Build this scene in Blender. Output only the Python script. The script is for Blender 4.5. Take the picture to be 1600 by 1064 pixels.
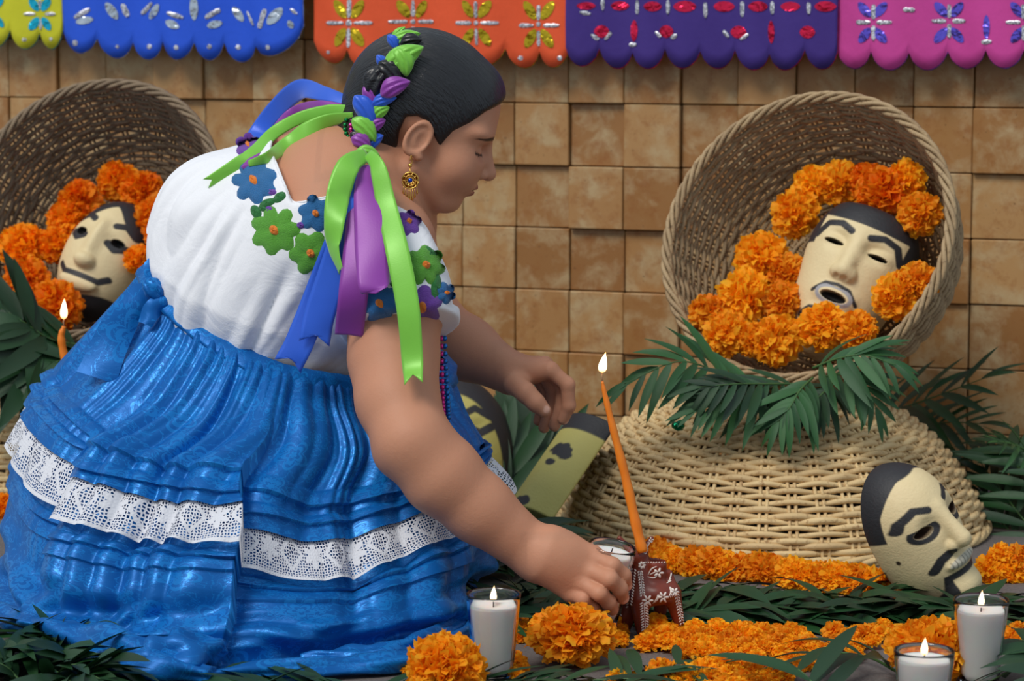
import bpy, bmesh, math, random
import numpy as np
from mathutils import Vector, Matrix, noise
from mathutils.bvhtree import BVHTree

for _o in list(bpy.data.objects):
    bpy.data.objects.remove(_o, do_unlink=True)
SC = bpy.context.scene
COL = SC.collection
rnd = random.Random(7)
npr = np.random.RandomState(11)

# ------------------------------------------------------------------ camera
FPX = 4000.0
PITCH = math.atan((532 - 30) / FPX)
CAMZ = 0.8
cam_d = bpy.data.cameras.new('camera')
cam_d.sensor_width = 36.0
cam_d.lens = 36.0 * FPX / 1600.0
cam_d.clip_start = 0.05
cam_d.dof.use_dof = True
cam_d.dof.focus_distance = 3.36
cam_d.dof.aperture_fstop = 8.0
cam = bpy.data.objects.new('camera', cam_d)
COL.objects.link(cam)
cam.location = (0, 0, CAMZ)
cam.rotation_euler = (math.pi / 2 - PITCH, 0, 0)
SC.camera = cam

# ------------------------------------------------------------------ sky, sun, exposure
world = bpy.data.worlds.new('world')
SC.world = world
world.use_nodes = True
wn = world.node_tree
bg = wn.nodes['Background']
bg.inputs[0].default_value = (0.76, 0.88, 1.0, 1)
bg.inputs[1].default_value = 0.56
sun_d = bpy.data.lights.new('sun', 'SUN')
sun_d.energy = 2.0
sun_d.angle = math.radians(24)
sun_d.color = (1.0, 0.95, 0.88)
sun = bpy.data.objects.new('sun', sun_d)
COL.objects.link(sun)
sun.rotation_euler = Vector((0.50, 0.62, -0.95)).to_track_quat('-Z', 'Y').to_euler()
SC.view_settings.view_transform = 'Standard'
SC.view_settings.look = 'None'
SC.view_settings.gamma = 1.0
SC.view_settings.exposure = 0.12
SC.view_settings.use_curve_mapping = False

# ------------------------------------------------------------------ measuring helpers
_cp, _sp = math.cos(PITCH), math.sin(PITCH)
def ray(u, v):
    x = (u - 800) / FPX; y = -(v - 532) / FPX
    return Vector((x, _cp + y * _sp, -_sp + y * _cp))
def A(u, v, Y):
    """point of the place seen at u,v and standing Y metres away"""
    d = ray(u, v)
    return Vector((0, 0, CAMZ)) + d * (Y / d.y)
def G(u, v, z=0.0):
    d = ray(u, v)
    return Vector((0, 0, CAMZ)) + d * ((z - CAMZ) / d.z)
WTAN = 0.336; WY = 4.62
WA = math.atan(WTAN)
WDIR = Vector((math.cos(WA), -math.sin(WA), 0))      # along the wall to the right
WNRM = Vector((-math.sin(WA), -math.cos(WA), 0))     # out of the wall, to the viewer
def W(u, v, off=0.0):
    d = ray(u, v)
    t = (WY - off / math.cos(WA)) / (d.y + WTAN * d.x)
    return Vector((0, 0, CAMZ)) + d * t
def wallp(w, z, off=0.0):
    return Vector((0, WY, 0)) + WDIR * w + WNRM * off + Vector((0, 0, z))
def wcoord(P):
    return (P - Vector((0, WY, 0))).dot(WDIR), P.z
def proj(P):
    """N,3 -> N,2 picture coordinates, for fitting"""
    P = np.asarray(P, dtype=np.float64)
    x = P[:, 0]; y = P[:, 1]; z = P[:, 2] - CAMZ
    dep = y * _cp - z * _sp
    up = y * _sp + z * _cp
    return np.stack([800 + FPX * x / dep, 532 - FPX * up / dep], 1)

# ------------------------------------------------------------------ object helpers
def link(o, parent=None):
    COL.objects.link(o)
    if parent is not None:
        o.parent = parent
    return o
def tag(o, label=None, cat=None, group=None, kind=None):
    if label: o['label'] = label
    if cat: o['category'] = cat
    if group: o['group'] = group
    if kind: o['kind'] = kind
    return o
def empty(name, loc=(0, 0, 0), rot=None):
    o = bpy.data.objects.new(name, None)
    o.empty_display_size = 0.02
    o.location = loc
    if rot is not None:
        o.rotation_mode = 'QUATERNION'
        o.rotation_quaternion = rot
    COL.objects.link(o)
    return o
def mesh_from(name, V, F, smooth=True):
    me = bpy.data.meshes.new(name)
    if isinstance(V, np.ndarray) and isinstance(F, np.ndarray):
        k = F.shape[1]
        me.vertices.add(len(V)); me.vertices.foreach_set('co', V.astype(np.float32).ravel())
        me.loops.add(F.size); me.loops.foreach_set('vertex_index', F.astype(np.int32).ravel())
        me.polygons.add(len(F))
        me.polygons.foreach_set('loop_start', np.arange(0, F.size, k, dtype=np.int32))
        try: me.polygons.foreach_set('loop_total', np.full(len(F), k, dtype=np.int32))
        except Exception: pass
        me.update(calc_edges=True)
    else:
        me.from_pydata([tuple(p) for p in V], [], [tuple(f) for f in F])
        me.update()
    if smooth:
        me.polygons.foreach_set('use_smooth', np.ones(len(me.polygons), dtype=bool))
    return me
def obj(name, me, mat=None, parent=None, loc=None):
    if mat is not None and len(me.materials) == 0:
        me.materials.append(mat)
    o = bpy.data.objects.new(name, me)
    if loc is not None: o.location = loc
    return link(o, parent)
def set_col(me, C, name='paint'):
    at = me.attributes.new(name, 'FLOAT_COLOR', 'POINT')
    if C.shape[1] == 3:
        C = np.concatenate([C, np.ones((len(C), 1))], 1)
    at.data.foreach_set('color', C.astype(np.float32).ravel())
def set_uv(me, UV):
    """per-vertex uv"""
    lay = me.uv_layers.new(name='UVMap')
    idx = np.zeros(len(me.loops), dtype=np.int32)
    me.loops.foreach_get('vertex_index', idx)
    lay.data.foreach_set('uv', UV[idx].astype(np.float32).ravel())
def mverts(me):
    a = np.zeros(len(me.vertices) * 3, dtype=np.float32)
    me.vertices.foreach_get('co', a)
    return a.reshape(-1, 3)
def grid_faces(nu, nv, closed_u=False):
    """vertex index = j*nu+i ; nu around, nv along"""
    i = np.arange(nu if closed_u else nu - 1); j = np.arange(nv - 1)
    I, J = np.meshgrid(i, j)
    I2 = (I + 1) % nu
    return np.stack([J * nu + I, J * nu + I2, (J + 1) * nu + I2, (J + 1) * nu + I], -1).reshape(-1, 4)
def s2l(c):
    c = np.asarray(c, dtype=float)
    return np.where(c <= 0.04045, c / 12.92, ((c + 0.055) / 1.055) ** 2.4)
def RGB(r, g, b):
    return tuple(s2l(np.array([r, g, b]) / 255.0))
def catmull(pts, n):
    """smooth open polyline through pts (k,d) -> n points"""
    p = np.asarray([list(q) for q in pts], dtype=float)
    k = len(p)
    ext = np.vstack([2 * p[0] - p[1], p, 2 * p[-1] - p[-2]])
    t = np.linspace(0, k - 1 - 1e-9, n)
    i = t.astype(int); f = (t - i)[:, None]
    a, b, c, d = ext[i], ext[i + 1], ext[i + 2], ext[i + 3]
    return 0.5 * (2 * b + (c - a) * f + (2 * a - 5 * b + 4 * c - d) * f ** 2 + (3 * b - a - 3 * c + d) * f ** 3)
def tube(path, rad, sides=8, closed=False, cap=True):
    """path (n,3), rad scalar or (n,) -> V,F arrays (quads; end caps pinched)"""
    P = np.asarray(path, dtype=float); n = len(P)
    R = np.full(n, rad, dtype=float) if np.isscalar(rad) else np.asarray(rad, dtype=float)
    if closed:
        T = np.roll(P, -1, 0) - np.roll(P, 1, 0)
    else:
        T = np.gradient(P, axis=0)
    T /= np.linalg.norm(T, axis=1)[:, None] + 1e-12
    up = np.array([0, 0, 1.0]) if abs(T[:, 2]).mean() < 0.8 else np.array([0, 1.0, 0])
    N = np.cross(T, up); N /= np.linalg.norm(N, axis=1)[:, None] + 1e-12
    B = np.cross(T, N)
    if cap and not closed:
        P = np.vstack([P[:1], P, P[-1:]]); N = np.vstack([N[:1], N, N[-1:]]); B = np.vstack([B[:1], B, B[-1:]])
        R = np.concatenate([[R[0] * 0.02], R, [R[-1] * 0.02]]); n += 2
    a = np.arange(sides) * 2 * np.pi / sides
    V = P[:, None] + R[:, None, None] * (np.cos(a)[None, :, None] * N[:, None] + np.sin(a)[None, :, None] * B[:, None])
    V = V.reshape(-1, 3)
    F = grid_faces(sides, n, True)
    if closed:
        i = np.arange(sides); i2 = (i + 1) % sides
        F = np.vstack([F, np.stack([(n - 1) * sides + i, (n - 1) * sides + i2, i2, i], 1)])
    return V, F
def lathe(prof, n=32, ax=None):
    """prof list of (r,z)"""
    pr = np.asarray(prof, dtype=float)
    a = np.arange(n) * 2 * np.pi / n
    V = np.stack([pr[:, None, 0] * np.cos(a), pr[:, None, 0] * np.sin(a), np.repeat(pr[:, 1:2], n, 1)], -1).reshape(-1, 3)
    return V, grid_faces(n, len(pr), True)
def merge(parts):
    Vs, Fs, o = [], [], 0
    for V, F in parts:
        Vs.append(V); Fs.append(F + o); o += len(V)
    return np.vstack(Vs), np.vstack(Fs)
def nrm(v):
    v = np.asarray(v, dtype=float)
    return v / (np.linalg.norm(v) + 1e-12)

# ------------------------------------------------------------------ solid modelling on a grid
def surface_nets(Fv, org, h):
    nx, ny, nz = Fv.shape
    s = Fv < 0
    c = np.zeros((nx - 1, ny - 1, nz - 1), dtype=np.uint8)
    for dx in (0, 1):
        for dy in (0, 1):
            for dz in (0, 1):
                c += s[dx:nx - 1 + dx, dy:ny - 1 + dy, dz:nz - 1 + dz]
    act = (c > 0) & (c < 8)
    idx = np.argwhere(act)
    if len(idx) == 0: return np.zeros((0, 3)), np.zeros((0, 4), dtype=int)
    ids = np.full(act.shape, -1, dtype=np.int64)
    ids[act] = np.arange(len(idx))
    acc = np.zeros((len(idx), 3)); cnt = np.zeros(len(idx))
    co = [(0, 0, 0), (1, 0, 0), (0, 1, 0), (1, 1, 0), (0, 0, 1), (1, 0, 1), (0, 1, 1), (1, 1, 1)]
    val = [Fv[idx[:, 0] + a, idx[:, 1] + b, idx[:, 2] + d] for a, b, d in co]
    for e0, e1 in ((0, 1), (2, 3), (4, 5), (6, 7), (0, 2), (1, 3), (4, 6), (5, 7), (0, 4), (1, 5), (2, 6), (3, 7)):
        a, b = val[e0], val[e1]
        m = (a < 0) != (b < 0)
        t = a[m] / (a[m] - b[m])
        acc[m] += np.array(co[e0]) + t[:, None] * (np.array(co[e1]) - np.array(co[e0]))
        cnt[m] += 1
    V = (idx + acc / cnt[:, None]) * h + np.asarray(org)
    quads = []
    for ax in range(3):
        sl0 = [slice(1, -1)] * 3; sl1 = [slice(1, -1)] * 3
        sl0[ax] = slice(0, -1); sl1[ax] = slice(1, None)
        a = s[tuple(sl0)]; b = s[tuple(sl1)]
        e = np.argwhere(a != b)
        flip = a[a != b]
        off = np.array([1, 1, 1]); off[ax] = 0
        p = e + off
        b1 = np.zeros(3, dtype=int); b1[(ax + 1) % 3] = 1
        b2 = np.zeros(3, dtype=int); b2[(ax + 2) % 3] = 1
        def at(q): return ids[q[:, 0], q[:, 1], q[:, 2]]
        q = np.stack([at(p - b1 - b2), at(p - b2), at(p), at(p - b1)], 1)
        q[~flip] = q[~flip][:, ::-1]
        quads.append(q)
    return V, np.vstack(quads)
def sdf_mesh(fn, lo, hi, h, blk=8, slack=1.25):
    lo = np.asarray(lo, float); hi = np.asarray(hi, float)
    nb = np.maximum(np.ceil((hi - lo) / (h * blk)).astype(int), 1)
    H = h * blk
    gc = np.stack(np.meshgrid(*[lo[k] + (np.arange(nb[k]) + 0.5) * H for k in range(3)], indexing='ij'), -1)
    fc = fn(gc.reshape(-1, 3)).reshape(nb)
    act = np.abs(fc) < H * 0.87 * slack + h * 2
    n = nb * blk
    Fv = np.repeat(np.repeat(np.repeat(fc, blk, 0), blk, 1), blk, 2).astype(np.float64)
    ai = np.argwhere(act)
    loc = np.stack(np.meshgrid(np.arange(blk), np.arange(blk), np.arange(blk), indexing='ij'), -1).reshape(-1, 3)
    for s0 in range(0, len(ai), 3000):
        q = ai[s0:s0 + 3000]
        I = (q[:, None, :] * blk + loc[None]).reshape(-1, 3)
        Fv[I[:, 0], I[:, 1], I[:, 2]] = fn(lo + (I + 0.5) * h)
    return surface_nets(Fv, lo + 0.5 * h, h)
def smin(a, b, k):
    hh = np.clip(0.5 + 0.5 * (b - a) / k, 0, 1)
    return b + (a - b) * hh - k * hh * (1 - hh)
def smax(a, b, k): return -smin(-a, -b, k)
def d_sph(P, c, r): return np.linalg.norm(P - np.asarray(c), axis=1) - r
def d_ell(P, c, r, R=None):
    """ellipsoid, R rows = its axes"""
    q = P - np.asarray(c)
    if R is not None: q = q @ np.asarray(R).T
    r = np.asarray(r, float)
    k0 = np.linalg.norm(q / r, axis=1); k1 = np.linalg.norm(q / (r * r), axis=1)
    return k0 * (k0 - 1) / (k1 + 1e-9)
def d_cone(P, a, b, ra, rb):
    """round cone from a to b"""
    a = np.asarray(a, float); b = np.asarray(b, float)
    ab = b - a; L2 = ab @ ab + 1e-12
    t = np.clip(((P - a) @ ab) / L2, 0, 1)
    L = math.sqrt(L2)
    # shift so that the cone's sides stay tangent
    d = np.linalg.norm(P - (a + t[:, None] * ab), axis=1)
    return d - (ra + (rb - ra) * t)
def d_econe(P, a, b, ra, rb, side, flat):
    """cone with an elliptic section: thinner by flat along the direction side"""
    a = np.asarray(a, float); b = np.asarray(b, float); side = nrm(side)
    ab = b - a; t = np.clip(((P - a) @ ab) / (ab @ ab), 0, 1)
    q = P - (a + t[:, None] * ab)
    s = q @ side
    q = q + (s * (1 / flat - 1))[:, None] * side
    return (np.linalg.norm(q, axis=1) - (ra + (rb - ra) * t)) * (flat if flat < 1 else 1)
def d_box(P, c, hs, R=None, r=0.0):
    q = P - np.asarray(c)
    if R is not None: q = q @ np.asarray(R).T
    q = np.abs(q) - (np.asarray(hs) - r)
    return np.linalg.norm(np.maximum(q, 0), axis=1) + np.minimum(q.max(1), 0) - r
def chain(P, pts, rads, k=0.01):
    d = None
    for i in range(len(pts) - 1):
        e = d_cone(P, pts[i], pts[i + 1], rads[i], rads[i + 1])
        d = e if d is None else smin(d, e, k)
    return d
def poly_sd(uv, poly):
    """signed distance to a polygon, negative inside"""
    poly = np.asarray(poly, float); n = len(poly)
    d = np.full(len(uv), 1e9); ins = np.zeros(len(uv), dtype=bool)
    for i in range(n):
        a = poly[i]; b = poly[(i + 1) % n]
        e = b - a; w = uv - a
        t = np.clip((w @ e) / (e @ e), 0, 1)
        d = np.minimum(d, np.linalg.norm(w - t[:, None] * e, axis=1))
        c1 = (a[1] > uv[:, 1]) != (b[1] > uv[:, 1])
        xx = a[0] + (uv[:, 1] - a[1]) * (b[0] - a[0]) / (b[1] - a[1] + 1e-12)
        ins ^= c1 & (uv[:, 0] < xx)
    return np.where(ins, -d, d)
def seg_d(uv, a, b):
    a = np.asarray(a, float); b = np.asarray(b, float)
    e = b - a; w = uv - a
    t = np.clip((w @ e) / (e @ e + 1e-12), 0, 1)
    return np.linalg.norm(w - t[:, None] * e, axis=1)
def line_d(uv, pts):
    d = np.full(len(uv), 1e9)
    for i in range(len(pts) - 1):
        d = np.minimum(d, seg_d(uv, pts[i], pts[i + 1]))
    return d
def vnoise(P, sc, seed=0):
    """cheap smooth value noise on N,3 in -1..1"""
    q = np.asarray(P, float) * sc + seed * 17.31
    i = np.floor(q).astype(np.int64); f = q - i; f = f * f * (3 - 2 * f)
    def hsh(a, b, c):
        n = (a * 73856093) ^ (b * 19349663) ^ (c * 83492791)
        n = (n ^ (n >> 13)) * 1274126177 & 0x7fffffff
        return (n % 65536) / 32768.0 - 1
    r = 0
    for dx in (0, 1):
        for dy in (0, 1):
            for dz in (0, 1):
                wgt = (f[:, 0] if dx else 1 - f[:, 0]) * (f[:, 1] if dy else 1 - f[:, 1]) * (f[:, 2] if dz else 1 - f[:, 2])
                r = r + wgt * hsh(i[:, 0] + dx, i[:, 1] + dy, i[:, 2] + dz)
    return r

# ------------------------------------------------------------------ material helpers
class NT:
    def __init__(s, name):
        s.m = bpy.data.materials.new(name); s.m.use_nodes = True
        s.t = s.m.node_tree; s.b = s.t.nodes['Principled BSDF']; s.out = s.t.nodes['Material Output']
    def n(s, typ, **kw):
        nd = s.t.nodes.new(typ)
        for k, v in kw.items(): setattr(nd, k, v)
        return nd
    def l(s, a, b): s.t.links.new(a, b)
    def set(s, **kw):
        for k, v in kw.items():
            i = s.b.inputs[k.replace('_', ' ')]
            if isinstance(v, bpy.types.NodeSocket): s.l(v, i)
            elif i.type == 'RGBA': i.default_value = (*v[:3], 1)
            else: i.default_value = v
        return s
    def math(s, op, a, b=None, c=None, clamp=False):
        nd = s.n('ShaderNodeMath', operation=op); nd.use_clamp = clamp
        for k, v in enumerate((a, b, c)):
            if v is None: continue
            if isinstance(v, bpy.types.NodeSocket): s.l(v, nd.inputs[k])
            else: nd.inputs[k].default_value = v
        return nd.outputs[0]
    def mix(s, f, a, b, blend='MIX'):
        nd = s.n('ShaderNodeMix', data_type='RGBA', blend_type=blend)
        for i, v in ((0, f), (6, a), (7, b)):
            if isinstance(v, bpy.types.NodeSocket): s.l(v, nd.inputs[i])
            elif i == 0: nd.inputs[0].default_value = v
            else: nd.inputs[i].default_value = (*v[:3], 1)
        return nd.outputs[2]
    def coord(s, kind='Object'):
        return s.n('ShaderNodeTexCoord').outputs[kind]
    def noise(s, vec, scale, detail=3, rough=0.55, dist=0.0):
        nd = s.n('ShaderNodeTexNoise'); s.l(vec, nd.inputs['Vector'])
        nd.inputs['Scale'].default_value = scale; nd.inputs['Detail'].default_value = detail
        nd.inputs['Roughness'].default_value = rough; nd.inputs['Distortion'].default_value = dist
        return nd.outputs[0]
    def ramp(s, f, stops):
        nd = s.n('ShaderNodeValToRGB'); s.l(f, nd.inputs[0])
        e = nd.color_ramp.elements
        while len(e) < len(stops): e.new(0.5)
        for k, (p, c) in enumerate(stops):
            e[k].position = p; e[k].color = (*c[:3], 1) if not np.isscalar(c) else (c, c, c, 1)
        return nd.outputs[0]
    def mapping(s, vec, scale=(1, 1, 1), rot=(0, 0, 0), loc=(0, 0, 0)):
        nd = s.n('ShaderNodeMapping'); s.l(vec, nd.inputs[0])
        nd.inputs['Scale'].default_value = scale; nd.inputs['Rotation'].default_value = rot; nd.inputs['Location'].default_value = loc
        return nd.outputs[0]
    def bump(s, h, strength=0.3, dist=0.01):
        nd = s.n('ShaderNodeBump'); s.l(h, nd.inputs['Height'])
        nd.inputs['Strength'].default_value = strength; nd.inputs['Distance'].default_value = dist
        s.l(nd.outputs[0], s.b.inputs['Normal'])
        return nd
    def orand(s): return s.n('ShaderNodeObjectInfo').outputs['Random']
    def attr(s, name='paint'):
        nd = s.n('ShaderNodeAttribute'); nd.attribute_name = name
        return nd.outputs['Color']
def simple(name, col, rough=0.6, var=0.12, scale=40, bump=0.0, **kw):
    m = NT(name)
    f = m.noise(m.coord(), scale)
    c2 = tuple(x * (1 - var) for x in col); c1 = tuple(min(1, x * (1 + var)) for x in col)
    m.set(Base_Color=m.ramp(f, [(0.3, c2), (0.7, c1)]), Roughness=rough, **kw)
    if bump: m.bump(f, bump, 0.002)
    return m.m
# ================================================================== wall, floor
m = NT('glazed_clay_tile')
oc = m.coord(); r = m.orand()
seed = m.n('ShaderNodeCombineXYZ'); m.l(m.math('MULTIPLY', r, 37.0), seed.inputs[0]); m.l(m.math('MULTIPLY', r, 91.0), seed.inputs[2])
va = m.n('ShaderNodeVectorMath', operation='ADD'); m.l(oc, va.inputs[0]); m.l(seed.outputs[0], va.inputs[1])
base = m.ramp(r, [(0.0, RGB(146, 101, 54)), (0.3, RGB(160, 115, 66)), (0.62, RGB(170, 127, 78)), (1.0, RGB(178, 139, 90))])
n1 = m.noise(va.outputs[0], 16, 5, 0.62, 0.3)
n2 = m.noise(va.outputs[0], 42, 6, 0.7)
n3 = m.noise(va.outputs[0], 190, 2)
c = m.mix(m.ramp(n1, [(0.47, 0.0), (0.66, 0.75)]), base, RGB(186, 164, 124))
c = m.mix(m.ramp(n2, [(0.50, 0.0), (0.70, 0.55)]), c, RGB(140, 80, 28))
c = m.mix(m.ramp(n3, [(0.70, 0.0), (0.76, 0.7)]), c, RGB(70, 45, 25))
m.set(Base_Color=c, Roughness=m.ramp(n1, [(0.3, 0.34), (0.7, 0.6)]))
m.bump(n2, 0.08, 0.003)
M_TILE = m.m
M_JOINT = simple('dark_mortar', RGB(92, 66, 42), 0.9, 0.25, 60, 0.3)
m = NT('grey_pavement')
oc = m.coord()
n1 = m.noise(oc, 9, 5); n2 = m.noise(oc, 260, 3)
c = m.mix(n1, RGB(96, 90, 88), RGB(122, 115, 112))
c = m.mix(m.ramp(n2, [(0.35, 0.5), (0.65, 0.0)]), c, RGB(66, 62, 60))
m.set(Base_Color=c, Roughness=0.85); m.bump(n2, 0.3, 0.002)
M_FLOOR = m.m

V = [(-3.2, 0.6, 0), (3.2, 0.6, 0), (3.2, WY - WTAN * 3.2, 0), (-3.2, WY + WTAN * 3.2, 0)]
V = V + [(x, y, -0.1) for x, y, z in V]
floor = obj('floor', mesh_from('floor', V, [(0, 1, 2, 3), (4, 7, 6, 5), (0, 4, 5, 1), (1, 5, 6, 2), (2, 6, 7, 3), (3, 7, 4, 0)], False), M_FLOOR)
tag(floor, 'grey pavement in front of the tiled wall', kind='structure')

def box_mesh(name, hs, bev=0.0):
    bm = bmesh.new(); bmesh.ops.create_cube(bm, size=2)
    for v in bm.verts: v.co = Vector((v.co.x * hs[0], v.co.y * hs[1], v.co.z * hs[2]))
    if bev: bmesh.ops.bevel(bm, geom=list(bm.edges), offset=bev, segments=1, affect='EDGES')
    me = bpy.data.meshes.new(name); bm.to_mesh(me); bm.free()
    return me
wq = Matrix((WDIR, -WNRM, Vector((0, 0, 1)))).transposed().to_quaternion()
wall = obj('wall_back', box_mesh('wall_back', (2.0, 0.05, 0.62)), M_JOINT)
wall.rotation_mode = 'QUATERNION'; wall.rotation_quaternion = wq
wall.location = wallp(-0.1, 0.62, -0.055)
tag(wall, 'ochre glazed tile wall with uneven tiles behind the baskets', kind='structure')
TW, TH = 0.1020, 0.1115
tile_me = box_mesh('tile', (TW / 2 - 0.0008, 0.012, TH / 2 - 0.0008), 0.0016)
tile_me.materials.append(M_TILE)
winv = (Matrix.Translation(wall.location) @ wq.to_matrix().to_4x4()).inverted()
tr = random.Random(3)
for i in range(-15, 13):
    for j in range(-6, 3):
        z = 0.6517 + (j + 0.5) * TH
        if z < 0.02: continue
        w = 0.0122 + (i + 0.5) * TW
        dep = tr.choice([0, 0, 0.001, 0.002, 0.006, 0.011, 0.014])
        o = bpy.data.objects.new('tile', tile_me)
        P = wallp(w, z, dep)
        o.location = winv @ P
        o.rotation_euler = (tr.uniform(-.02, .02), 0, tr.uniform(-.02, .02))
        link(o, wall)

# ================================================================== paper banners
def paper(name, col):
    m = NT(name)
    n1 = m.noise(m.coord(), 300, 2)
    m.set(Base_Color=m.mix(n1, tuple(x * 0.88 for x in col), col), Roughness=0.82)
    m.bump(m.noise(m.coord(), 26, 3), 0.25, 0.006)
    return m.m
def foil(name, col):
    m = NT(name)
    m.set(Base_Color=col, Roughness=0.22, Metallic=0.85)
    m.bump(m.noise(m.coord(), 60, 2, 0.5, 0.6), 0.55, 0.01)
    return m.m
m = NT('silver_glitter')
vo = m.n('ShaderNodeTexVoronoi'); m.l(m.coord(), vo.inputs['Vector']); vo.inputs['Scale'].default_value = 420
bw = m.n('ShaderNodeRGBToBW'); m.l(vo.outputs['Color'], bw.inputs[0])
m.set(Base_Color=m.ramp(bw.outputs[0], [(0.2, RGB(120, 122, 130)), (0.6, RGB(205, 205, 215)), (0.8, RGB(250, 250, 255))]), Roughness=0.3, Metallic=0.35)
m.bump(bw.outputs[0], 0.8, 0.004)
M_GLIT = m.m
BOFF = 0.07
def BP(u, v, off=0.0): return W(u, v, BOFF + off)
def bwave(w, z, k):
    return 0.006 * math.sin(w * 31 + k) + 0.004 * math.sin(w * 67 + z * 20 + k * 2.1)
def banner(label, pap, foi, uL, uR, scal, diam, strokes, dots, k, tilt=0.0):
    """scal: list of (u, v) of notch points from left to right, with lobe depth between"""
    root = empty('paper_banner', BP((uL + uR) / 2, 20))
    tag(root, label, 'banner', 'cut paper banners along the top of the wall')
    ob = root.location
    ztop = BP(uL, -190).z
    # outline bottom: notches and lobes
    bot = []
    for a in range(len(scal) - 1):
        (u0, v0), (u1, v1) = scal[a], scal[a + 1]
        lob = LOBE
        nn = 10
        for q in range(nn + (1 if a == len(scal) - 2 else 0)):
            t = q / nn
            hh = (math.sin(math.pi * t) ** 0.62) * lob
            bot.append((u0 + (u1 - u0) * t, v0 + (v1 - v0) * t + hh))
    nz = 14
    V, UVs = [], []
    for off, sc_ in ((0.0, 0),):
        for (u, v) in bot:
            Pb = BP(u, v); w, zb = wcoord(Pb)
            for q in range(nz):
                t = q / (nz - 1); z = zb + (ztop - zb) * t
                V.append(wallp(w, z, BOFF + bwave(w, z, k)) - ob)
    n = len(bot)
    F = [(i * nz + q, (i + 1) * nz + q, (i + 1) * nz + q + 1, i * nz + q + 1) for i in range(n - 1) for q in range(nz - 1)]
    me = mesh_from('paper_sheet', V, F); me.materials.append(pap)
    o = obj('paper_sheet', me, None, root)
    md = o.modifiers.new('thick', 'SOLIDIFY'); md.thickness = 0.0006
    me2 = mesh_from('foil_backing', [Vector(p) - WNRM * 0.0022 - Vector((0, 0, 0.0015)) for p in V], F)
    o = obj('foil_backing', me2, foi, root)
    md = o.modifiers.new('thick', 'SOLIDIFY'); md.thickness = 0.0004
    def onp(u, v, off):
        P = BP(u, v); w, z = wcoord(P)
        return wallp(w, z, BOFF + bwave(w, z, k) + off) - ob
    for (u, v, ang, L, wd) in diam:
        ca, sa = math.cos(math.radians(ang)), math.sin(math.radians(ang))
        pts = []
        N = 12
        for q in range(N):
            t = q / N * 2 * math.pi
            x = L * 0.5 * math.cos(t); y = wd * 0.5 * math.sin(t) * abs(math.sin(t)) ** 0.25
            pts.append(onp(u + x * ca - y * sa, v + x * sa + y * ca, 0.0012))
        ctr = onp(u, v, 0.0014)
        me = mesh_from('foil_window', pts + [ctr], [(q, (q + 1) % N, N) for q in range(N)], False)
        obj('foil_window', me, foi, root)
    for (u0, v0, u1, v1, wd) in strokes:
        L = math.hypot(u1 - u0, v1 - v0); N = max(4, int(L / 4))
        px, py = -(v1 - v0) / L * wd / 2, (u1 - u0) / L * wd / 2
        pts = []
        for q in range(N + 1):
            t = q / N; e = 0.55 if q in (0, N) else 1
            jx = tr.uniform(0.8, 1.2) * e
            u, v = u0 + (u1 - u0) * t, v0 + (v1 - v0) * t
            pts += [onp(u - px * jx, v - py * jx, 0.0008), onp(u, v, 0.0028), onp(u + px * jx, v + py * jx, 0.0008)]
        F2 = []
        for q in range(N):
            a = q * 3
            F2 += [(a, a + 1, a + 4, a + 3), (a + 1, a + 2, a + 5, a + 4)]
        obj('glitter_stroke', mesh_from('glitter_stroke', pts, F2), M_GLIT, root)
    for (u, v, rr) in dots:
        pts = [onp(u + rr * math.cos(q), v + rr * math.sin(q), 0.0008) for q in np.linspace(0, 2 * math.pi, 9)[:-1]] + [onp(u, v, 0.0025)]
        obj('glitter_dot', mesh_from('glitter_dot', pts, [(q, (q + 1) % 8, 8) for q in range(8)]), M_GLIT, root)
    return root
def dia4(cx, cy, d, L, w, a=58):
    return [(cx - d * .62, cy - d, a, L, w), (cx + d * .62, cy - d, -a, L, w), (cx - d * .62, cy + d, -a, L, w), (cx + d * .62, cy + d, a, L, w)]
def plus(cx, cy, r0, r1, w=6):
    return [(cx - r1, cy, cx - r0, cy, w), (cx + r0, cy, cx + r1, cy, w), (cx, cy - r1, cx, cy - r0, w), (cx, cy + r0, cx, cy + r1, w)]
LOBE = 28
banner('lime yellow cut paper banner with turquoise foil at the far left', paper('yellow_paper', RGB(206, 205, 38)), foil('turquoise_foil', RGB(40, 190, 220)),
       -150, 97, [(-150, 44), (-84, 45), (-40, 45), (20, 46), (60, 50), (97, 47)],
       dia4(62, 22, 15, 24, 13) + dia4(-20, 22, 15, 24, 13) + [(2, 34, 50, 22, 12), (2, 4, -50, 22, 12)],
       plus(62, 22, 8, 24, 5), [(40, 62, 3), (78, 61, 3)], 0.3)
banner('royal blue cut paper banner with silver foil', paper('blue_paper', RGB(32, 88, 222)), foil('silver_foil', RGB(200, 210, 220)),
       98, 477, [(98, 50), (153, 60), (207, 66), (254, 64), (304, 66), (350, 66), (398, 72), (476, 40)],
       [(175, 17, 55, 32, 15), (135, 32, -12, 26, 12), (240, 18, -50, 30, 13), (272, 38, 25, 24, 13), (304, 12, 90, 40, 14), (336, 38, -15, 24, 12), (369, 22, 55, 28, 13), (431, 25, -50, 34, 17), (455, 38, 60, 14, 10)],
       [(120, 28, 142, 14, 7), (191, 6, 199, 26, 8), (218, 22, 236, 4, 7), (264, 20, 288, 28, 7), (322, 28, 344, 15, 7), (384, 18, 395, 40, 5), (416, 14, 406, 44, 9), (455, 14, 466, 22, 5)],
       [(120, 67, 5), (182, 73, 3), (231, 73, 4), (279, 74, 4), (327, 73, 4), (370, 74, 4), (421, 74, 4)], 1.7)
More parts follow.
